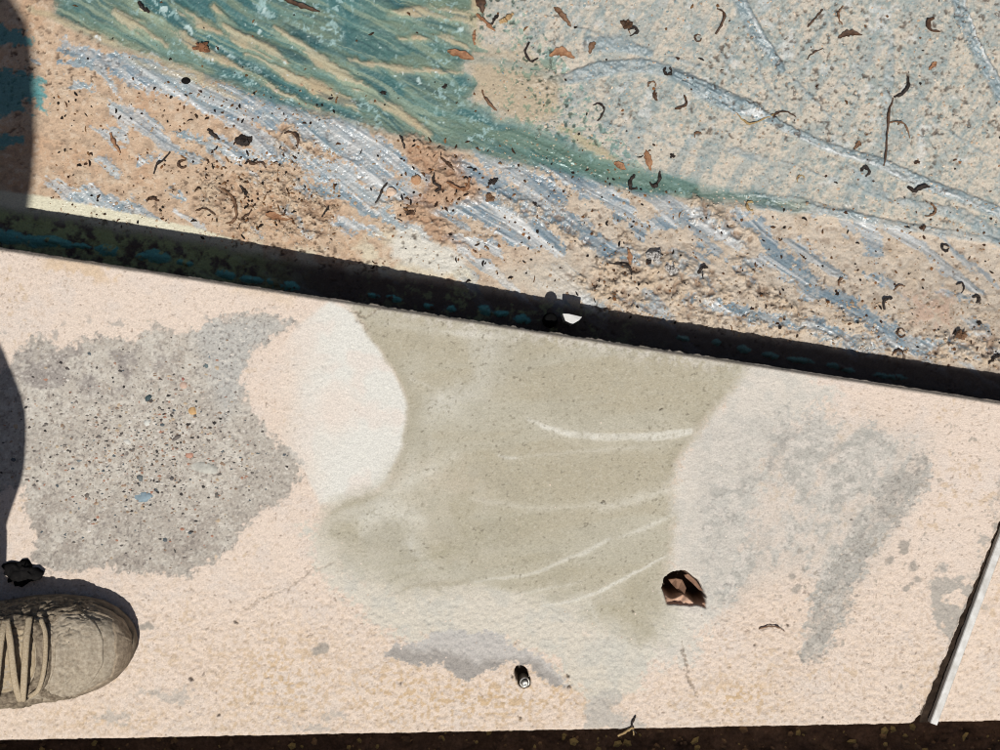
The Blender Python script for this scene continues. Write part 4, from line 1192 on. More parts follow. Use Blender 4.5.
LEAVES = [
    # kind, points, half width, arch, material, name, category, label
    ('curl', [(529, 42), (525, 53), (531, 62), (538, 58)], 1.1, 3, 'leaf_black', 'leaf_curl', 'leaf', 'black hook-shaped leaf curl where the green fold meets the pale crust'),
    ('leaf', [(554, 7), (561, 15), (571, 27)], 3.2, 3, 'leaf_brown', 'dry_leaf', 'leaf', 'brown pointed leaf at the upper edge, right of the orange stalk cluster'),
    ('crumple', (627, 25), 6, 0, 'leaf_dark', 'crumpled_leaf', 'leaf', 'dark crumpled leaf with a curled tail near the top middle'),
    ('curl', [(628, 30), (634, 28), (637, 33), (630, 36)], 1.3, 3, 'leaf_black', 'leaf_curl', 'leaf', 'small black curl touching the dark crumpled leaf near the top middle'),
    ('curl', [(717, 9), (724, 14), (722, 24), (715, 34)], 1.2, 3, 'leaf_dark', 'leaf_curl', 'leaf', 'dark bent stalk left of the pale blue fold at the top'),
    ('curl', arc(698, 38, 3.4, 0, 320), 0.8, 1, 'leaf_dark', 'leaf_ring', 'leaf', 'tiny closed brown ring below the dark bent stalk'),
    ('leaf', [(549, 56), (560, 52), (575, 58)], 4, 1, 'leaf_rust', 'dry_leaf', 'leaf', 'flat pinkish brown leaf on the blue fold right of the black hook'),
    ('leaf', [(590, 54), (592, 46), (596, 44)], 3, 3, 'leaf_brown', 'dry_leaf', 'leaf', 'upright brown leaf at the left end of the short blue fold'),
    ('curl', arc(668, 71, 4.2, -60, 240), 1.4, 2, 'leaf_black', 'leaf_curl', 'leaf', 'black round leaf curl on the bubbled blue fold'),
    ('curl', arc(652, 86, 4, 160, 380), 0.9, 2, 'leaf_brown', 'leaf_curl', 'leaf', 'thin brown arch below the black round curl on the blue fold'),
    ('leaf', [(655, 90), (654, 96), (657, 101)], 2, 2, 'leaf_dark', 'dry_leaf', 'leaf', 'small dark leaf just under the thin brown arch'),
    ('curl', [(684, 95), (686, 103), (681, 108), (675, 109)], 1.2, 3, 'leaf_dark', 'leaf_curl', 'leaf', 'dark sickle-shaped curl left of the bent straw'),
    ('curl', [(593, 105), (599, 104), (604, 108), (603, 114), (597, 121)], 1.2, 3, 'leaf_black', 'leaf_curl', 'leaf', 'black question-mark curl on the crust above the green fold'),
    ('curl', arc(698, 136, 3.6, 150, 340), 0.9, 2, 'leaf_brown', 'leaf_curl', 'leaf', 'thin brown arch alone on crust below the dark sickle curl'),
    ('leaf', [(646, 150), (648, 160), (651, 171)], 3, 3, 'leaf_rust', 'dry_leaf', 'leaf', 'orange brown leaf standing at the narrow end of the green fold'),
    ('curl', [(634, 175), (630, 182), (630, 190), (637, 188)], 1.6, 3, 'leaf_black', 'leaf_curl', 'leaf', 'left black claw-shaped curl under the orange brown leaf'),
    ('curl', [(660, 171), (659, 180), (654, 187), (650, 182)], 1.6, 3, 'leaf_black', 'leaf_curl', 'leaf', 'right black claw-shaped curl under the orange brown leaf'),
    ('crumple', (672, 156), 2.6, 0, 'leaf_black', 'leaf_scrap', 'leaf', 'small black scrap above the right black claw'),
    ('leaf', [(614, 163), (620, 166), (626, 170)], 3, 2, 'leaf_rust', 'dry_leaf', 'leaf', 'small orange leaf lying on the green fold left of the claws'),
    ('leaf', [(479, -6), (481, 3), (483, 13)], 4, 4, 'leaf_dark', 'dry_leaf', 'leaf', 'dark brown leaf cut by the top edge above the orange stalks'),
    ('curl', [(476, 14), (483, 20), (489, 26), (495, 31)], 2.0, 3, 'leaf_rust', 'stalk', 'stalk', 'orange brown stalk slanting down under the dark top leaf'),
    ('curl', [(492, 24), (496, 18), (499, 15)], 1.6, 3, 'leaf_black', 'leaf_scrap', 'leaf', 'black pointed scrap between the orange stalk and the tan rolled leaf'),
    ('curl', [(499, 23), (506, 20), (513, 14)], 2.4, 4, 'leaf_tan', 'rolled_leaf', 'leaf', 'tan rolled leaf right of the orange stalk'),
    ('leaf', [(447, 51), (460, 55), (474, 60)], 4, 2, 'leaf_rust', 'dry_leaf', 'leaf', 'reddish brown oval leaf lying on the green water'),
    ('curl', [(475, 30), (474, 37), (475, 45)], 1.5, 2, 'leaf_rust', 'stalk', 'stalk', 'short upright orange stalk below the slanting one'),
    ('crumple', (445, 86), 2.8, 0, 'leaf_black', 'leaf_scrap', 'leaf', 'tiny black scrap on the green water below the oval leaf'),
    ('curl', [(482, 90), (484, 97), (490, 104), (497, 111)], 1.3, 3, 'leaf_brown', 'leaf_curl', 'leaf', 'dark-tipped tan curl on the brown patch at the end of the water'),
    ('curl', [(737, 114), (743, 121), (751, 124), (764, 119), (777, 113)], 0.9, 3, 'straw', 'bent_straw', 'straw', 'long bent brown straw crossing the blue fold'),
    ('curl', [(771, 125), (776, 114), (786, 112), (796, 117)], 0.9, 3, 'leaf_dark', 'bent_straw', 'straw', 'short dark kinked straw joined to the long bent straw'),
    ('curl', [(908, 77), (907, 87), (901, 95), (894, 97)], 1.5, 3, 'leaf_black', 'leaf_curl', 'leaf', 'knotted black curl at the upper end of the long thin twig'),
    ('curl', [(893, 98), (889, 112), (887, 130), (886, 150), (883, 166)], 1.2, 3, 'leaf_dark', 'twig', 'twig', 'long thin upright twig on the pale crust at the right'),
    ('curl', [(889, 123), (898, 122), (906, 127), (910, 138)], 0.9, 3, 'leaf_brown', 'leaf_curl', 'leaf', 'thin brown arch springing right from the long twig'),
    ('leaf', [(854, 150), (858, 144), (860, 142)], 2.6, 2, 'leaf_brown', 'dry_leaf', 'leaf', 'small brown leaf just above the blue ridge, left of the twig'),
    ('curl', [(860, 171), (864, 168), (869, 172), (865, 177)], 1.8, 3, 'leaf_black', 'leaf_curl', 'leaf', 'black hooked curl on the blue ridge below the twig'),
    ('curl', [(908, 187), (914, 191), (921, 187), (929, 187)], 2.2, 3, 'leaf_black', 'leaf_curl', 'leaf', 'wide black crinkled curl on the blue ridge near the right edge'),
    ('leaf', [(928, 70), (932, 66), (937, 62)], 2.2, 2, 'leaf_rust', 'dry_leaf', 'leaf', 'orange brown leaf scrap right of the knotted black curl'),
    ('leaf', [(838, 38), (848, 33), (862, 35)], 2.8, 2, 'leaf_dark', 'dry_leaf', 'leaf', 'dark brown flat leaf in the upper right crust'),
    ('curl', [(807, 60), (811, 54), (823, 48)], 0.8, 1, 'leaf_dark', 'twig', 'twig', 'thin dark slanting twig below left of the flat dark leaf'),
    ('crumple', (917, 162), 2.8, 0, 'leaf_dark', 'leaf_scrap', 'leaf', 'small dark scrap right of the foot of the long twig'),
    ('curl', [(934, 18), (928, 22), (929, 30), (940, 32)], 1.8, 4, 'leaf_dark', 'leaf_curl', 'leaf', 'dark cupped leaf curl left of the blue fold in the upper right corner'),
    ('curl', [(823, 9), (816, 18), (807, 27)], 1.0, 2, 'leaf_dark', 'twig', 'twig', 'thin dark twig slanting at the top, right of the pale blue fold'),
    ('curl', [(843, 6), (838, 14), (842, 25)], 1.0, 2, 'leaf_brown', 'twig', 'twig', 'thin brown kinked twig right above the flat dark leaf'),
    ('curl', arc(928, 210, 6.5, -70, 120), 1.2, 2, 'leaf_brown', 'leaf_curl', 'leaf', 'brown half ring below the wide black curl at the right'),
    ('curl', arc(751, 206, 4.5, 60, 300), 1.2, 2, 'straw', 'leaf_curl', 'leaf', 'yellowish curl at the thin end of the green fold'),
    ('curl', arc(945, 248, 3.6, 0, 330), 1.2, 2, 'leaf_black', 'leaf_ring', 'leaf', 'small thick black ring under the crease at the right'),
    ('crumple', (922, 228), 3.4, 0, 'leaf_dark', 'leaf_scrap', 'leaf', 'dark scrap between the brown half ring and the black ring'),
    ('curl', arc(801, 180, 4.5, 150, 330), 0.8, 1, 'straw', 'leaf_curl', 'leaf', 'faint straw coloured arch on the crust above the yellowish curl'),
    ('curl', [(843, 278), (839, 281), (838, 286)], 1.2, 2, 'leaf_brown', 'leaf_curl', 'leaf', 'short brown curl between two blue sweeps on the right'),
    ('curl', [(893, 291), (898, 286), (903, 286)], 0.9, 2, 'leaf_brown', 'leaf_curl', 'leaf', 'short brown arch above the pinkish crust'),
    ('curl', [(893, 298), (886, 299), (883, 303), (884, 310)], 1.7, 3, 'leaf_black', 'leaf_curl', 'leaf', 'black hunched curl left of the pinkish crust'),
    ('curl', [(956, 285), (962, 283), (963, 288), (960, 295)], 0.9, 2, 'leaf_black', 'leaf_curl', 'leaf', 'thin black hook right of the pinkish crust'),
    ('curl', [(972, 297), (977, 296), (979, 300), (975, 303)], 1.4, 2, 'leaf_black', 'leaf_curl', 'leaf', 'black bent scrap below right of the thin black hook'),
    ('crumple', (979, 323), 3, 0, 'leaf_black', 'leaf_scrap', 'leaf', 'round black scrap above the clods by the right edge'),
    ('curl', arc(901, 333, 4.2, 20, 330), 1.0, 1, 'leaf_dark', 'leaf_ring', 'leaf', 'dark ring on blue film near the gap'),
    ('curl', arc(898, 356, 6, 180, 350), 1.1, 3, 'leaf_dark', 'leaf_curl', 'leaf', 'dark arch right at the edge of the black gap'),
    ('crumple', (961, 335), 5.5, 0, 'leaf_brown', 'mud_clod', 'clod', 'brown clod below right of the pinkish crust'),
    ('curl', [(988, 364), (994, 358), (1003, 354)], 1.6, 2, 'leaf_black', 'twig', 'twig', 'black twig end entering at the right edge above the gap'),
    ('curl', [(154, 174), (158, 164), (163, 161), (170, 152)], 1.2, 3, 'leaf_black', 'twig', 'twig', 'black knobbly twig on tan mud left of the long brown worm-like stalk'),
    ('curl', arc(183, 164, 3.8, 30, 300), 1.4, 2, 'leaf_dark', 'leaf_curl', 'leaf', 'dark curl right of the black knobbly twig'),
    ('curl', [(218, 186), (228, 193), (235, 203), (237, 214), (233, 222), (226, 223)], 1.5, 4, 'leaf_brown', 'stalk', 'stalk', 'long brown worm-like stalk with a hooked end on tan mud'),
    ('curl', [(240, 185), (245, 191), (249, 198)], 1.7, 2, 'leaf_black', 'leaf_scrap', 'leaf', 'black pointed scrap right of the worm-like stalk'),
    ('curl', [(241, 219), (250, 213), (256, 204)], 1.2, 2, 'leaf_dark', 'twig', 'twig', 'dark kinked twig right of the hook of the worm-like stalk'),
    ('curl', [(195, 211), (206, 209), (215, 215)], 0.9, 2, 'leaf_dark', 'twig', 'twig', 'thin dark arched twig left of the hook of the worm-like stalk'),
    ('crumple', (246, 141), 8, 0, 'leaf_black', 'crumpled_leaf', 'leaf', 'black crumpled leaf on the bluish mud above the worm-like stalk'),
    ('curl', [(208, 129), (213, 134), (220, 139)], 1.9, 2, 'leaf_black', 'leaf_scrap', 'leaf', 'black crinkled strip left of the black crumpled leaf'),
    ('stone', (186, 81), 5, 3.6, 'stone_black', 'stone', 'stone', 'small smooth black stone near the lower edge of the green water'),
    ('curl', [(282, 134), (292, 133), (298, 138), (297, 148)], 1.2, 2, 'leaf_dark', 'leaf_curl', 'leaf', 'dark arch on the brown mud right of the black crumpled leaf'),
    ('leaf', [(266, 214), (278, 217), (292, 220)], 3.4, 2, 'leaf_rust', 'dry_leaf', 'leaf', 'reddish leaf on mud right of the dark kinked twig'),
    ('curl', [(329, 206), (326, 211), (322, 217)], 1.0, 2, 'leaf_black', 'twig', 'twig', 'short black twig right of the reddish leaf'),
    ('curl', [(247, 160), (254, 164), (262, 162), (266, 168)], 1.6, 2, 'leaf_dark', 'leaf_curl', 'leaf', 'dark crinkled curl below the black crumpled leaf'),
    ('curl', [(146, 201), (152, 199), (159, 201)], 1.4, 2, 'leaf_dark', 'leaf_scrap', 'leaf', 'dark flat scrap below the black knobbly twig'),
    ('curl', [(111, 133), (115, 142), (120, 153)], 2.0, 2, 'leaf_rust', 'stalk', 'stalk', 'pale brown stalk lying on tan mud at far left'),
    ('crumple', (202, 48), 7, 0, 'stone_brown', 'mud_clod', 'clod', 'round brown clod sitting on the green water'),
    ('leaf', [(284, 0), (300, 6), (320, 12)], 2.6, 3, 'leaf_dark', 'bark_strip', 'bark', 'long dark bark strip at the top over the green water'),
    ('curl', [(138, 2), (144, 9), (150, 12)], 1.8, 2, 'leaf_black', 'leaf_scrap', 'leaf', 'dark slanting scrap at the top left of the green water'),
    ('crumple', (383, 93), 2.8, 0, 'leaf_black', 'leaf_scrap', 'leaf', 'tiny black scrap on the tan streak right of the round brown clod'),
    ('curl', [(400, 135), (403, 142), (405, 149)], 1.1, 2, 'leaf_black', 'twig', 'twig', 'short black upright twig left of the rusty mud lumps'),
    ('curl', [(440, 157), (448, 163), (454, 170)], 1.3, 2, 'leaf_dark', 'twig', 'twig', 'dark twig on the upper right of the rusty mud lumps'),
    ('curl', [(434, 173), (433, 182), (440, 188), (434, 194)], 1.3, 2, 'leaf_black', 'twig', 'twig', 'black forked twig in the middle of the rusty mud lumps'),
    ('curl', [(447, 182), (456, 188), (467, 189), (470, 178)], 2.0, 3, 'leaf_rust', 'rolled_leaf', 'leaf', 'rust brown cupped leaf at the right of the rusty mud lumps'),
    ('crumple', (411, 212), 6, 0, 'leaf_dark', 'crumpled_leaf', 'leaf', 'dark crumpled leaf at the bottom of the rusty mud lumps'),
    ('crumple', (493, 182), 5, 0, 'leaf_black', 'crumpled_leaf', 'leaf', 'black crumpled leaf on the blue film right of the cupped leaf'),
    ('crumple', (490, 198), 4.5, 0, 'leaf_brown', 'mud_clod', 'clod', 'brown clod under the black crumpled leaf on the blue film'),
    ('crumple', (535, 204), 2.4, 0, 'leaf_black', 'leaf_scrap', 'leaf', 'black dot of leaf on the blue film right of the brown clod'),
    ('stone', (416, 180), 6, 5.6, 'stone_orange', 'stone', 'stone', 'round orange stone among the rusty mud lumps'),
    ('stone', (391, 192), 6, 5, 'plaster_pink', 'stone', 'stone', 'pale pink chip of stone left of the rusty mud lumps'),
    ('curl', [(387, 183), (382, 190), (380, 198), (375, 203)], 1.1, 2, 'leaf_black', 'twig', 'twig', 'thin black twig along the left of the pale pink chip'),
    ('stone', (655, 256), 8, 6.5, 'plaster_crumb', 'plaster_lump', 'plaster', 'upper white crumbly lump on the clods near the gap'),
    ('stone', (670, 268), 8, 6.5, 'plaster_crumb', 'plaster_lump', 'plaster', 'lower white crumbly lump on the clods near the gap'),
    ('curl', [(609, 263), (620, 265), (630, 270), (630, 284)], 1.0, 3, 'leaf_black', 'twig', 'twig', 'thin black bent twig left of the white crumbly lumps'),
    ('leaf', [(628, 248), (629, 256), (630, 265)], 2.2, 2, 'leaf_rust', 'dry_leaf', 'leaf', 'rust coloured upright leaf above the thin black bent twig'),
    ('curl', [(698, 274), (702, 268), (708, 267)], 1.6, 3, 'leaf_black', 'leaf_curl', 'leaf', 'black curl right of the white crumbly lumps'),
    ('crumple', (648, 262), 4, 0, 'leaf_black', 'leaf_scrap', 'leaf', 'black scrap caught between the white crumbly lumps'),
]
for i, L in enumerate(LEAVES):
    kind, p, a, b, mat, nm, cat, lab = L
    if kind == 'crumple':
        me, c = crumple_mesh(nm, p[0], p[1], a, i)
    elif kind == 'stone':
        me = blob_mesh(nm, a / 1000, b / 1000, min(a, b) * 0.0007, i, 2 if mat != 'stone_black' else 3, 0.16 if mat not in ('plaster_crumb', 'stone_black') else (0.38 if mat == 'plaster_crumb' else 0.05))
        zz = cover_z(*p); k = (H - zz) / H / 1000
        c = Vector(((p[0] - 500) * k, (375 - p[1]) * k, zz + 0.001))
    else:
        me, c = ribbon_mesh(nm, p, a, b, 0.8, kind, cover_z, 12, i)
    for pl in me.polygons: pl.use_smooth = mat == 'stone_black'
    o = link(nm, me, mat)
    o.location = c
    grp = {'leaf': 'dry leaves on the pool cover', 'twig': 'twigs on the pool cover', 'stone': 'stones on the pool cover', 'clod': 'clods on the pool cover', 'stalk': 'stalks on the pool cover', 'straw': 'straws on the pool cover', 'plaster': 'plaster lumps on the pool cover'}.get(cat)
    tag(o, lab, cat, grp)

# bits lying on the coping
for pts, w, mat, nm, cat, lab in [([(759, 629), (768, 626), (776, 627), (785, 631)], 0.7, 'leaf_brown', 'twig', 'twig', 'thin brown twig lying on cream paint right of the broken hole'),
                                  ([(636, 716), (632, 722), (632, 729), (637, 733)], 1.0, 'leaf_black', 'leaf_curl', 'leaf', 'black curl hanging over the garden edge of the slab'),
                                  ([(618, 736), (626, 731), (632, 728), (634, 735)], 1.2, 'straw', 'straw_wisp', 'straw', 'pale straw wisp at the garden edge under the black curl')]:
    me, c = ribbon_mesh(nm, pts, w, 2.0, 0.7, 'curl', lambda x, y: 0.0006, 12, 3)
    o = link(nm, me, mat); o.location = c
    tag(o, lab, cat)
me, c = crumple_mesh('black_clump', 23, 571, 15, 31, lambda x, y: 0.000)
me.transform(Matrix.Diagonal((1, 1, 0.45, 1)))
for pl in me.polygons: pl.use_smooth = True
o = link('black_clump', me, 'stone_black'); o.location = c
tag(o, 'lumpy black clump on the slab in the shadow beside the shoe', 'clump')


# crumbs and flecks: too many and too small to count
def crumbs(name, n, zones, pal, smin, smax, mat, squash=0.6, zf=cover_z):
    V = []; Q = []; C = []
    pal = [S(*c) for c in pal]
    base = [(1, 0, 0), (0.3, 0.95, 0), (-0.8, 0.6, 0), (-0.8, -0.6, 0), (0.3, -0.95, 0), (0, 0, 1)]
    tri = [(0, 1, 5), (1, 2, 5), (2, 3, 5), (3, 4, 5), (4, 0, 5)]
    k = 0
    while k < n:
        x0, x1, y0, y1, wgt = zones[rng.integers(len(zones))]
        x = x0 + (x1 - x0) * rng.random(); y = y0 + (y1 - y0) * rng.random()
        if rng.random() > wgt: continue
        if zf is slab_z and (y < float(ytop(x)) + 6 or y > float(ybot(x)) - 5): continue
        if zf is cover_z and y > float(SHY(x)) + 6: continue
        s = smin + (smax - smin) * rng.random() ** 3
        z = zf(x, y)
        kk2 = (H - z) / H / 1000
        a = rng.random() * 6.283; ca, sa = math.cos(a), math.sin(a)
        asp = 0.5 + 0.5 * rng.random()
        col = pal[rng.integers(len(pal))] * (0.8 + 0.4 * rng.random())
        b0 = len(V)
        for (u, v, w) in base:
            j = 0.75 + 0.5 * rng.random()
            uu, vv = u * s * j, v * s * asp * j
            V.append(((x + uu * ca - vv * sa - 500) * kk2, (375 - (y + uu * sa + vv * ca)) * kk2, z - 0.0002 + w * s * squash * j / 1000)); C.append(col)
        for t in tri: Q.append((b0 + t[2], b0 + t[1], b0 + t[0]))
        k += 1
    me = raw_mesh(name, np.array(V), np.array(Q), np.array(C), smooth=False)
    # make faces point up
    me.flip_normals()
    o = link(name, me, mat)
    o['kind'] = 'stuff'
    return o


MZ = [(50, 340, 80, 240, 1), (340, 640, 140, 300, .6), (600, 1010, 200, 370, 1), (600, 1010, 300, 372, 1), (200, 340, 150, 250, 1)]
o = crumbs('mud_crumbs', 5200, MZ, [(206, 184, 158), (192, 168, 140), (176, 150, 124), (212, 198, 180)], 0.6, 2.3, 'crumb_surface', 0.8)
tag(o, 'loose crumbs of dried tan mud strewn over the cover', 'mud')
o = crumbs('leaf_crumbs', 1300, [(50, 340, 90, 240, 1), (380, 640, 130, 290, .6), (600, 1010, 200, 370, 1), (480, 1010, 0, 200, .35), (60, 480, 0, 120, .2)], [(70, 48, 34), (40, 32, 26), (110, 76, 48), (140, 96, 60)], 0.6, 2.4, 'crumb_surface', 0.5)
tag(o, 'tiny dark crumbs of rotted leaf strewn over the cover', 'leaf litter')
o = crumbs('pale_crumbs', 4200, [(490, 1010, -10, 230, 1)], [(228, 210, 188), (216, 206, 190), (150, 168, 170), (196, 190, 178), (206, 180, 154)], 0.6, 2.0, 'crumb_surface')
tag(o, 'pale gritty crust grains strewn over the far cover', 'grit')
o = crumbs('slab_grit', 2600, [(0, 920, 560, 735, 1), (300, 920, 400, 735, .3), (0, 340, 250, 330, .3)], [(236, 218, 202), (230, 210, 190), (238, 224, 210)], 0.4, 1.2, 'crumb_surface', 0.4, slab_z)
tag(o, 'fine gritty grains of paint and mortar on the slab', 'grit')


# hair-like curled fibres of rotted leaf, merged
def fibres(n):
    V, Q, C = [], [], []
    zones = [(60, 340, 90, 245, 4), (340, 660, 140, 300, 2), (600, 1010, 210, 372, 4), (480, 1010, 0, 210, 0.9), (70, 470, 0, 110, 0.4), (205, 300, 150, 230, 3), (400, 480, 140, 220, 2)]
    wt = np.array([z[4] for z in zones]); wt = wt / wt.sum()
    pal = [S(*c) for c in [(44, 34, 28), (70, 50, 36), (104, 74, 50), (36, 30, 27), (140, 104, 70)]]
    for _ in range(n):
        x0, x1, y0, y1, _w = zones[rng.choice(len(zones), p=wt)]
        x = x0 + (x1 - x0) * rng.random(); y = y0 + (y1 - y0) * rng.random()
        if y > float(SHY(x)) + 3: continue
        L = 2.5 + 6.5 * rng.random() ** 2; a = rng.random() * 6.28; bend = (rng.random() - .5) * 3.5
        w = 0.35 + 0.5 * rng.random(); col = pal[rng.integers(5)]
        m = 6; z0 = cover_z(x, y); kk3 = (H - z0) / H / 1000; b0 = len(V)
        for i in range(m):
            t = i / (m - 1); ca, sa = math.cos(a), math.sin(a)
            ww = w * (0.5 + math.sin(math.pi * t)); zz = z0 + 0.0003 + 0.0022 * math.sin(math.pi * t) * rng.random()
            for sg, up in ((1, 0), (0, 0.0008), (-1, 0)):
                V.append(((x - sa * ww * sg - 500) * kk3, (375 - (y + ca * ww * sg)) * kk3, zz + up)); C.append(col)
            x += ca * L / m; y += sa * L / m; a += bend / m
        for i in range(m - 1):
            for j in range(2):
                p = b0 + i * 3 + j
                Q.append((p, p + 3, p + 4, p + 1))
    o = link('leaf_fibres', raw_mesh('leaf_fibres', np.array(V), np.array(Q), np.array(C), smooth=False), 'crumb_surface')
    tag(o, 'hair-thin curled fibres of rotted leaf strewn over the cover', 'leaf litter', kind='stuff')


fibres(460)

# soil litter
rng = np.random.default_rng(9)
def soil_z(x, y):
    return -0.052
o = crumbs('soil_litter', 900, [(-20, 1020, 726, 790, 1)], [(120, 98, 80), (150, 122, 92), (88, 70, 58), (170, 150, 100)], 1.0, 5.5, 'crumb_surface', 0.5, soil_z)
tag(o, 'dark mulch scraps on the shaded soil strip', 'mulch')


# ------------------------------------------------------------------ the photographer: dusty shoe in view, body standing left of the picture
simple_material('shoe_upper', S(156, 143, 124), S(198, 186, 166), 260, 0.9, 0.7, 0.0016, 0.15, 0, 6)
simple_material('shoe_overlay', S(108, 95, 80), S(172, 158, 136), 240, 0.85, 0.8, 0.0018, 0.2, 0, 6)
simple_material('shoe_toe', S(138, 123, 104), S(184, 168, 146), 240, 0.85, 0.6, 0.0014, 0.2, 0, 6)
simple_material('shoe_sole', S(104, 92, 78), S(150, 136, 116), 120, 0.9, 0.6, 0.002)
simple_material('shoe_tongue', S(168, 150, 122), S(200, 184, 156), 220, 0.95, 0.7, 0.0012)
simple_material('shoe_lace', S(172, 154, 126), S(206, 190, 164), 600, 0.95, 0.8, 0.001, 0.1)
simple_material('eyelet_dark', S(52, 46, 40), S(80, 72, 62), 200, 0.5)
simple_material('denim', (0.03, 0.035, 0.05), (0.05, 0.06, 0.085), 600, 0.95, 0.4)
simple_material('shirt_cloth', (0.10, 0.11, 0.12), (0.15, 0.16, 0.17), 500, 0.95, 0.4)
simple_material('skin_tone', (0.42, 0.26, 0.19), (0.48, 0.31, 0.23), 60, 0.55, 0.15)
simple_material('hair_dark', (0.02, 0.014, 0.01), (0.045, 0.03, 0.02), 300, 0.6, 0.6, 0.003, 0.3, 0, 4, (1, 1, 0.15))
simple_material('eye_white', (0.75, 0.74, 0.72), None, 50, 0.3, 0)
simple_material('phone_black', (0.01, 0.01, 0.011), None, 50, 0.25, 0.02)

SX = [137, 136, 133, 128, 118, 104, 86, 64, 36, 0, -40, -80, -120, -142, -152, -155]
SN = [638, 631, 624, 617, 608, 601, 597, 595, 596, 602, 608, 612, 616, 622, 632, 645]
SS_ = [640, 648, 655, 663, 674, 683, 690, 695, 698, 700, 698, 693, 690, 684, 672, 648]
SH = [0.020, 0.028, 0.036, 0.043, 0.050, 0.055, 0.059, 0.063, 0.071, 0.084, 0.097, 0.104, 0.106, 0.104, 0.102, 0.100]


def shoe_pt(x, th, off=0.0, wr=1.0, dx=0.0, dy=0.0):
    xs = SX[::-1]
    n = np.interp(x, xs, SN[::-1]); s = np.interp(x, xs, SS_[::-1]); h = np.interp(x, xs, SH[::-1])
    yc = (n + s) / 2; hw = (s - n) / 2
    c, sn = np.cos(th), np.clip(np.sin(th), 0, 1)
    zb = 0.012
    yy = yc - hw * np.sign(c) * np.abs(c) ** 0.72
    zz = zb + (h - zb) * sn ** 0.72
    # creases: transverse wrinkles on the vamp and long ones on the sides
    w = 0.0022 * (fbm(x * 1.0, th * 26, 9, 3, 601) - 0.5) + 0.0030 * (fbm(x, th * 60, 30, 3, 602) - 0.5)
    fold = (1 - np.abs(2 * fbm(x + 9 * np.sin(th * 3), th * 14, 13, 2, 603) - 1)) ** 6
    w = w - 0.0018 * fold * ss(110, 60, x)
    crs = (1 - np.abs(2 * fbm(x + 30 * np.sin(th), th * 70 + x * 0.25, 11, 3, 605) - 1)) ** 5
    w = w - 0.0030 * crs * ss(1.05, 0.7, th) * ss(128, 108, x) - 0.0020 * crs * ss(0.8, 1.2, th) * ss(118, 80, x)
    off = off + w * wr
    X = (x - 500) / 1000 + off * 0.35 * ss(100, 137, x); Y = (375 - yy) / 1000 + off * c; Z = zz + off * sn
    return np.stack([X + dx, Y + dy, Z], -1)


def shoe_surface(name, xa, xb, nx, ta, tb, nt_, mat, parent, off=0.0, keep=None, dx=0.0, dy=0.0, wr=1.0):
    x = np.linspace(xa, xb, nx); th = np.linspace(ta, tb, nt_)
    xx, tt = np.meshgrid(x, th, indexing='ij')
    if keep is None:
        co = shoe_pt(xx, tt, off, wr, dx, dy)
        q = grid_quads(nx, nt_)
    else:
        sd = keep(xx, tt)                                    # positive inside, in mm
        o_ = -0.0008 + (off + 0.0008) * ss(-0.8, 1.0, sd)
        co = shoe_pt(xx, tt, o_, wr, dx, dy)
        q = grid_quads(nx, nt_)
        m = sd.ravel()
        q = q[(m[q].max(1) > -1.2)]
    co = co.reshape(-1, 3)
    used = np.unique(q); rm = np.zeros(len(co), np.int64); rm[used] = np.arange(len(used))
    me = raw_mesh(name, co[used], rm[q])
    return link(name, me, mat, parent)


def tube(name, pts, r, mat, parent=None, flat=0.55, n=24, seg=8):
    path = catmull(pts, n)
    bm = bmesh.new(); rings = []
    for i, p in enumerate(path):
        d = (path[min(i + 1, n - 1)] - path[max(i - 1, 0)]).normalized()
        side = d.cross(Vector((0, 0, 1)))
        side = side.normalized() if side.length > 1e-5 else Vector((1, 0, 0))
        up = side.cross(d)
        rings.append([bm.verts.new(p + side * (r * math.cos(6.28319 * j / seg)) + up * (r * flat * math.sin(6.28319 * j / seg))) for j in range(seg)])
    for a, b in zip(rings[:-1], rings[1:]):
        for j in range(seg):
            bm.faces.new((a[j], a[(j + 1) % seg], b[(j + 1) % seg], b[j]))
    bm.faces.new(rings[0][::-1]); bm.faces.new(rings[-1])
    bmesh.ops.recalc_face_normals(bm, faces=bm.faces[:])
    me = bpy.data.meshes.new(name); bm.to_mesh(me); bm.free()
    for p in me.polygons: p.use_smooth = True
    return link(name, me, mat, parent)


HP = math.pi / 2
STITCH = []


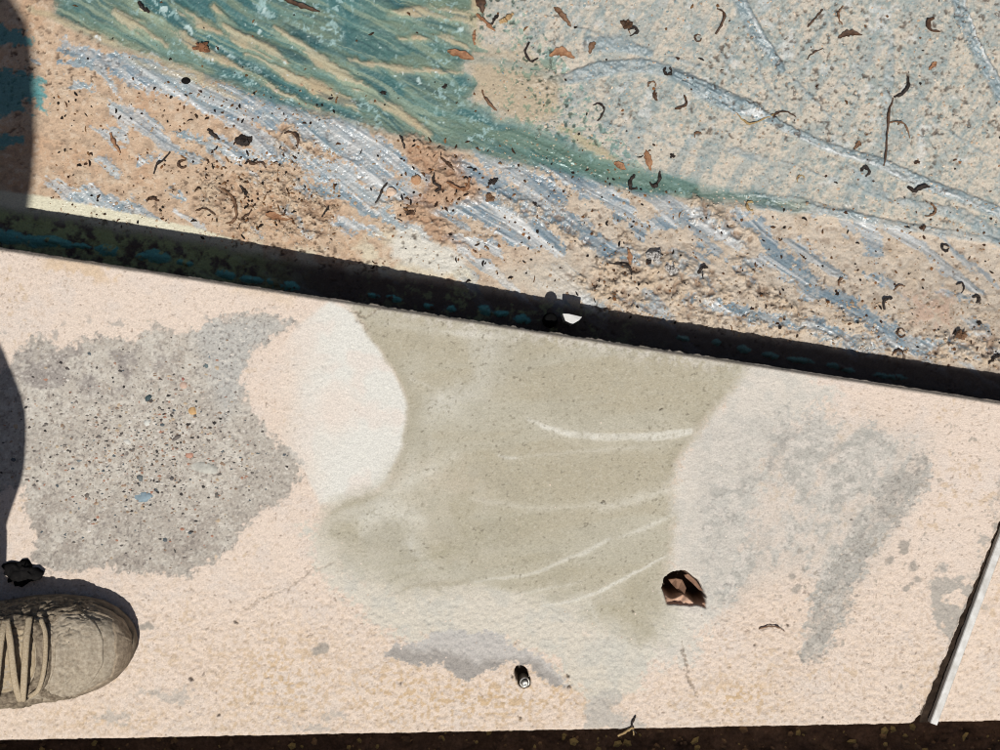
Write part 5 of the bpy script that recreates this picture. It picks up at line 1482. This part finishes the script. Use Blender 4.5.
def build_shoe(parent, dx=0.0, dy=0.0, detail=True):
    shoe = shoe_surface('shoe', 136.9, -154.5, 190, 0.0, math.pi, 90, 'shoe_upper', parent, 0, None, dx, dy)
    # sole: rubber rand following the outline, with a rounded edge
    bm = bmesh.new()
    xs = list(np.linspace(137, 100, 26)) + list(np.linspace(98, -140, 60)) + list(np.linspace(-143, -155, 8))
    n = [np.interp(x, SX[::-1], SN[::-1]) for x in xs]; s = [np.interp(x, SX[::-1], SS_[::-1]) for x in xs]
    out = [(x, y) for x, y in zip(xs, n)] + [(x, y) for x, y in zip(xs[::-1], s[::-1])]
    cx, cy = -10, 648
    rows = []
    for g, z in [(0.985, 0.0008), (1.012, 0.003), (1.022, 0.010), (1.018, 0.016), (1.0, 0.0205), (0.96, 0.0215)]:
        rows.append([bm.verts.new(((cx + (x - cx) * (1 + (g - 1) * 0.8) - 500) / 1000 + dx, (375 - (cy + (y - cy) * (1 + (g - 1) * 2.2))) / 1000 + dy, z)) for x, y in out])
    m = len(out)
    for a, b in zip(rows[:-1], rows[1:]):
        for j in range(m):
            bm.faces.new((a[j], a[(j + 1) % m], b[(j + 1) % m], b[j]))
    bm.faces.new(rows[0][::-1])
    bmesh.ops.recalc_face_normals(bm, faces=bm.faces[:])
    me = bpy.data.meshes.new('sole'); bm.to_mesh(me); bm.free()
    for p in me.polygons: p.use_smooth = True
    link('sole', me, 'shoe_sole', shoe)
    jag = lambda x, t, k: 3.0 * (fbm(x, t * 40, 10, 3, 610 + k) - 0.5) * 2
    # rubber toe bumper low round the toe
    shoe_surface('toe_bumper', 136.9, 20, 150, 0.0, math.pi, 110, 'shoe_toe', shoe, 0.0017,
                 lambda x, t: np.maximum((x - 127) * 1.0 + 14 * (np.abs(t - HP) / HP) ** 2, (np.abs(t - HP) - 1.02) * 40 - np.clip(70 - x, 0, 60) * 0.12) + 0.6 * jag(x, t, 1), dx, dy)
    # overlay on the flank that faces the pool
    shoe_surface('flank_overlay', 104, -140, 220, 0.02, 0.98, 70, 'shoe_overlay', shoe, 0.0022,
                 lambda x, t: np.minimum(np.minimum(96 - x - 14 * np.abs(t - 0.55), (0.80 + 0.0016 * (60 - x) - t) * 36), 60) + jag(x, t, 2), dx, dy)
    shoe_surface('flank_overlay', 70, -140, 200, math.pi - 0.80, math.pi - 0.02, 60, 'shoe_overlay', shoe, 0.0018,
                 lambda x, t: np.minimum(58 - x, (t - (math.pi - 0.62)) * 36) + jag(x, t, 3), dx, dy)
    shoe_surface('toe_panel', 126, 56, 130, 0.5, math.pi - 0.5, 110, 'shoe_upper', shoe, 0.0016,
                 lambda x, t: np.minimum(118 - 26 * np.abs((t - HP)) ** 2.0 - x, x - 74 + 16 * np.abs(t - HP)) + 0.4 * jag(x, t, 5), dx, dy)
    for x0, k_, sg in ((66, 30, -1), (30, 18, -1), (58, 34, 1), (22, 16, 1)):   # strips running from the stay down the flanks
        shoe_surface('overlay_strip', 100, -30, 130, 0.12 if sg < 0 else HP + 0.4, HP - 0.4 if sg < 0 else math.pi - 0.12, 80, 'shoe_overlay', shoe, 0.0034,
                     lambda x, t: np.minimum(5.5 - np.abs(x - (x0 + k_ * (np.abs(t - HP) - 0.6))), (np.abs(t - HP) - 0.55) * 40) + 0.3 * jag(x, t, 7), dx, dy)
    # eyestay: U shaped stay round the throat
    thr = lambda x, t: np.hypot(np.clip(x - 34, 0, 99) * 0.92, (t - HP) * 40)
    shoe_surface('eyestay', 86, -110, 200, 0.5, math.pi - 0.5, 110, 'shoe_overlay', shoe, 0.0046,
                 lambda x, t: np.minimum(33 - thr(x, t), thr(x, t) - 21) + 0.35 * jag(x, t, 4), dx, dy)
    shoe_surface('tongue', 58, -112, 120, HP - 0.55, HP + 0.55, 60, 'shoe_tongue', shoe, 0.0012,
                 lambda x, t: 20.4 - thr(x, t), dx, dy, 1.6)
    # stitched toe seam
    P = [shoe_pt(np.array(90 - 26 * abs(u) ** 1.7 + 3 * math.sin(u * 9)), np.array(HP + 1.05 * u), 0.0004, 1.0, dx, dy) for u in np.linspace(-1, 0.5, 12)]
    tube('toe_seam', [tuple(p) for p in P], 0.0006, 'eyelet_dark', shoe, 0.7, 50, 6)
    # stitching along the toe panel and the stay
    for rad, off in ((1.0, 0.0), (1.0, 3.2)):
        for u in np.linspace(-0.98, 0.9, 34):
            a_ = shoe_pt(np.array(100 + off - 30 * abs(u) ** 2.2), np.array(HP + 1.02 * u), 0.0006, 1.0, dx, dy)
            b_ = shoe_pt(np.array(100 + off - 30 * abs(u + .028) ** 2.2), np.array(HP + 1.02 * (u + .028)), 0.0006, 1.0, dx, dy)
            STITCH.append((a_, b_))
    V, Q = [], []
    for a_, b_ in STITCH:
        d = (b_ - a_); n_ = np.array([-d[1], d[0], 0]); n_ = n_ / (np.linalg.norm(n_) + 1e-9) * 0.0005
        k = len(V)
        V += [a_ - n_, a_ + n_, b_ + n_, b_ - n_, (a_ + b_) / 2 + np.array([0, 0, .0007])]
        Q += [(k, k + 1, k + 4), (k + 1, k + 2, k + 4), (k + 2, k + 3, k + 4), (k + 3, k, k + 4)]
    me = raw_mesh('stitching', np.array(V), np.array(Q)); link('stitching', me, 'shoe_lace', shoe)['kind'] = 'stuff'
    STITCH.clear()
    # laces and eyelets
    for i, x in enumerate([47, 36, 24, 11, -4, -20, -38]):
        sk = (-3, 6, -5, 4, -6, 5, -4)[i]
        us = np.linspace(-1, 1, 7)
        P = [shoe_pt(np.array(x + sk * u + (2.5 * (1 - u * u))), np.array(HP + 0.66 * u), 0.0068 + 0.0012 * (1 - u * u), 0.3, dx, dy) for u in us]
        tube('lace', [tuple(p) for p in P], 0.0034, 'shoe_lace', shoe, 0.5, 26, 8)
        for sg in (-1, 1):
            p = shoe_pt(np.array(x + sk * sg), np.array(HP + 0.68 * sg), 0.0032, 1.0, dx, dy)
            e = lathe('eyelet', [(0.0024, -0.0008), (0.0040, 0.0), (0.0038, 0.0010), (0.0022, 0.0008)], 14, 'eyelet_dark', shoe)
            e.location = Vector(tuple(p)); e.rotation_euler = (0.68 * sg * 1.0, 0, 0)
    # one loose lace loop at the front of the throat
    P = [(60, -0.62, 5), (66, -0.30, 6), (66, 0.05, 6), (60, 0.42, 6), (50, 0.62, 5)]
    tube('lace', [tuple(shoe_pt(np.array(float(a)), np.array(HP + b), c / 1000, 0.3, dx, dy)) for a, b, c in P], 0.0024, 'shoe_lace', shoe, 0.6, 30, 8)
    return shoe


person = empty('person', (-0.68, -0.29, 0))
tag(person, 'person in a dusty taupe lace-up sneaker standing on the cream slab', 'person')
inv = Matrix.Translation(-Vector(person.location))
sh1 = build_shoe(person)
sh2 = build_shoe(person, -0.385, -0.035)
for ch in (sh1, sh2):
    ch.matrix_parent_inverse = inv


def skin(name, nodes, edges, mat, parent, sub=2):
    names = list(nodes)
    me = bpy.data.meshes.new(name)
    me.from_pydata([nodes[k][:3] for k in names], [(names.index(a), names.index(b)) for a, b in edges], [])
    o = bpy.data.objects.new(name, me); COL.objects.link(o)
    md = o.modifiers.new('skin', 'SKIN'); md.use_smooth_shade = True
    sv = me.skin_vertices
    if not sv:
        bm = bmesh.new(); bm.from_mesh(me); bm.verts.layers.skin.verify(); bm.to_mesh(me); bm.free()
        sv = me.skin_vertices
    for i, k in enumerate(names):
        r = nodes[k][3]
        sv[0].data[i].radius = r if isinstance(r, tuple) else (r, r)
        sv[0].data[i].use_root = (i == 0)
    md2 = o.modifiers.new('sub', 'SUBSURF'); md2.levels = sub; md2.render_levels = sub
    dg = bpy.context.evaluated_depsgraph_get()
    ev = bpy.data.meshes.new_from_object(o.evaluated_get(dg))
    bpy.data.objects.remove(o)
    ev.name = name
    o = link(name, ev, mat, parent)
    o.matrix_parent_inverse = inv
    return o


B = {'pelvis': (-.69, -.30, .94, (.13, .10)), 'belly': (-.61, -.30, 1.10, (.14, .115)), 'chest': (-.735, -.30, 1.30, (.15, .11)), 'neckbase': (-.745, -.30, 1.43, .065), 'neck': (-.725, -.30, 1.50, .052), 'head1': (-0.700, -.30, 1.58, .075), 'head2': (-0.705, -.30, 1.66, .085), 'crown': (-0.715, -.30, 1.72, .06),
     'nose': (-0.620, -.30, 1.60, .012), 'chin': (-0.655, -.30, 1.53, .035),
     'lh': (-.68, -.22, .88, .085), 'lk': (-.56, -.262, .47, .058), 'lc': (-.59, -.27, .33, .055), 'la': (-.605, -.275, .10, .036), 'lf': (-.52, -.277, .045, .03),
     'rh': (-.70, -.38, .88, .085), 'rk': (-.80, -.355, .48, .058), 'rc': (-.90, -.335, .31, .053), 'ra': (-.985, -.315, .10, .036), 'rf': (-.90, -.312, .045, .03),
     'ls': (-.745, -.13, 1.40, .055), 'le': (-.72, -.07, 1.13, .040), 'lw': (-.655, -.22, 1.33, .026), 'lp': (-.64, -.25, 1.39, (.036, .018)),
     'rs': (-.745, -.47, 1.40, .055), 're': (-.78, -.52, 1.13, .040), 'rw': (-.665, -.38, 1.33, .026), 'rp': (-.645, -.35, 1.39, (.036, .018))}
E = [('pelvis', 'belly'), ('belly', 'chest'), ('chest', 'neckbase'), ('neckbase', 'neck'), ('neck', 'head1'), ('head1', 'head2'), ('head2', 'crown'), ('head1', 'nose'), ('head1', 'chin'),
     ('pelvis', 'lh'), ('lh', 'lk'), ('lk', 'lc'), ('lc', 'la'), ('la', 'lf'), ('pelvis', 'rh'), ('rh', 'rk'), ('rk', 'rc'), ('rc', 'ra'), ('ra', 'rf'),
     ('chest', 'ls'), ('ls', 'le'), ('le', 'lw'), ('lw', 'lp'), ('chest', 'rs'), ('rs', 're'), ('re', 'rw'), ('rw', 'rp')]
for sd, w, py0 in (('l', 1, -.25), ('r', -1, -.35)):
    for i in range(4):
        ln = (.030, .036, .034, .026)[i]
        xo = -.633 - 0.012 * i + (.005 if sd == 'l' else 0)
        k1, k2, k3 = ('%sf%da' % (sd, i), '%sf%db' % (sd, i), '%sf%dc' % (sd, i))
        z = 1.435 - 0.016 * i + (0.006 if i == 0 else 0)
        B[k1] = (xo, py0 - w * .016, z, .0095)
        B[k2] = (xo + .006, py0 - w * (.016 + ln * .6), z + .012, .0088)
        B[k3] = (xo + .012, py0 - w * (.016 + ln * 1.1), z + .004, .0075)
        E += [(sd + 'p', k1), (k1, k2), (k2, k3)]
    B[sd + 't1'] = (-.607, py0 - w * .005, 1.40, .011); B[sd + 't2'] = (-.595, py0 - w * .022, 1.418, .009)
    E += [(sd + 'p', sd + 't1'), (sd + 't1', sd + 't2')]
skin('body', B, E, 'skin_tone', person, 2)
TRO = {'pelvis': (-.69, -.30, .95, (.15, .12)), 'waist': (-.685, -.30, 1.02, (.15, .12)), 'lh': (-.68, -.215, .86, .105), 'lt': (-.64, -.235, .66, .092), 'lk': (-.558, -.262, .45, .085), 'lc': (-.585, -.27, .26, .082), 'la': (-.572, -.272, .11, .10),
       'rh': (-.70, -.385, .86, .105), 'rk': (-.80, -.355, .47, .085), 'rc': (-.90, -.335, .30, .075), 'ra': (-.978, -.315, .115, .070)}
skin('trousers', TRO, [('pelvis', 'waist'), ('pelvis', 'lh'), ('lh', 'lt'), ('lt', 'lk'), ('lk', 'lc'), ('lc', 'la'), ('pelvis', 'rh'), ('rh', 'rk'), ('rk', 'rc'), ('rc', 'ra')], 'denim', person, 2)
SHI = {'belly': (-.582, -.30, 1.07, (.155, .16)), 'hem': (-.685, -.30, .96, (.16, .135)), 'chest': (-.735, -.30, 1.30, (.165, .13)), 'nb': (-.745, -.30, 1.425, .085), 'ls': (-.745, -.13, 1.395, .072), 'le': (-.73, -.10, 1.24, .062), 'rs': (-.745, -.47, 1.395, .072), 're': (-.765, -.50, 1.24, .062)}
skin('shirt', SHI, [('belly', 'hem'), ('belly', 'chest'), ('chest', 'nb'), ('chest', 'ls'), ('ls', 'le'), ('chest', 'rs'), ('rs', 're')], 'shirt_cloth', person, 2)
HAI = {'h2': (-0.740, -.30, 1.66, .085), 'cr': (-0.730, -.30, 1.735, .075), 'bk': (-0.775, -.30, 1.60, .055)}
skin('hair', HAI, [('h2', 'cr'), ('h2', 'bk')], 'hair_dark', person, 2)
for yy in (-.272, -.328):
    e = link('eye', blob_mesh('eye', .011, .011, .011, 1, 3, 0), 'eye_white', person)
    e.matrix_parent_inverse = inv; e.location = (-.627, yy, 1.625)
    pu = link('pupil', blob_mesh('pupil', .004, .0055, .0055, 1, 2, 0), 'phone_black', e)
    pu.location = (.009, 0, 0)
for yy in (-.215, -.385):
    e = link('ear', blob_mesh('ear', .016, .007, .030, 1, 3, 0), 'skin_tone', person)
    e.matrix_parent_inverse = inv; e.location = (-.705, yy, 1.61)
ph = box_mesh('phone', -.005, .005, -.075, .075, -.037, .037, 0.003)
po = link('phone', ph, 'phone_black'); po.location = (-.607, -.30, 1.43); po.rotation_euler = (0, math.radians(35), 0)
tag(po, 'black phone held in both hands by the standing person', 'phone')
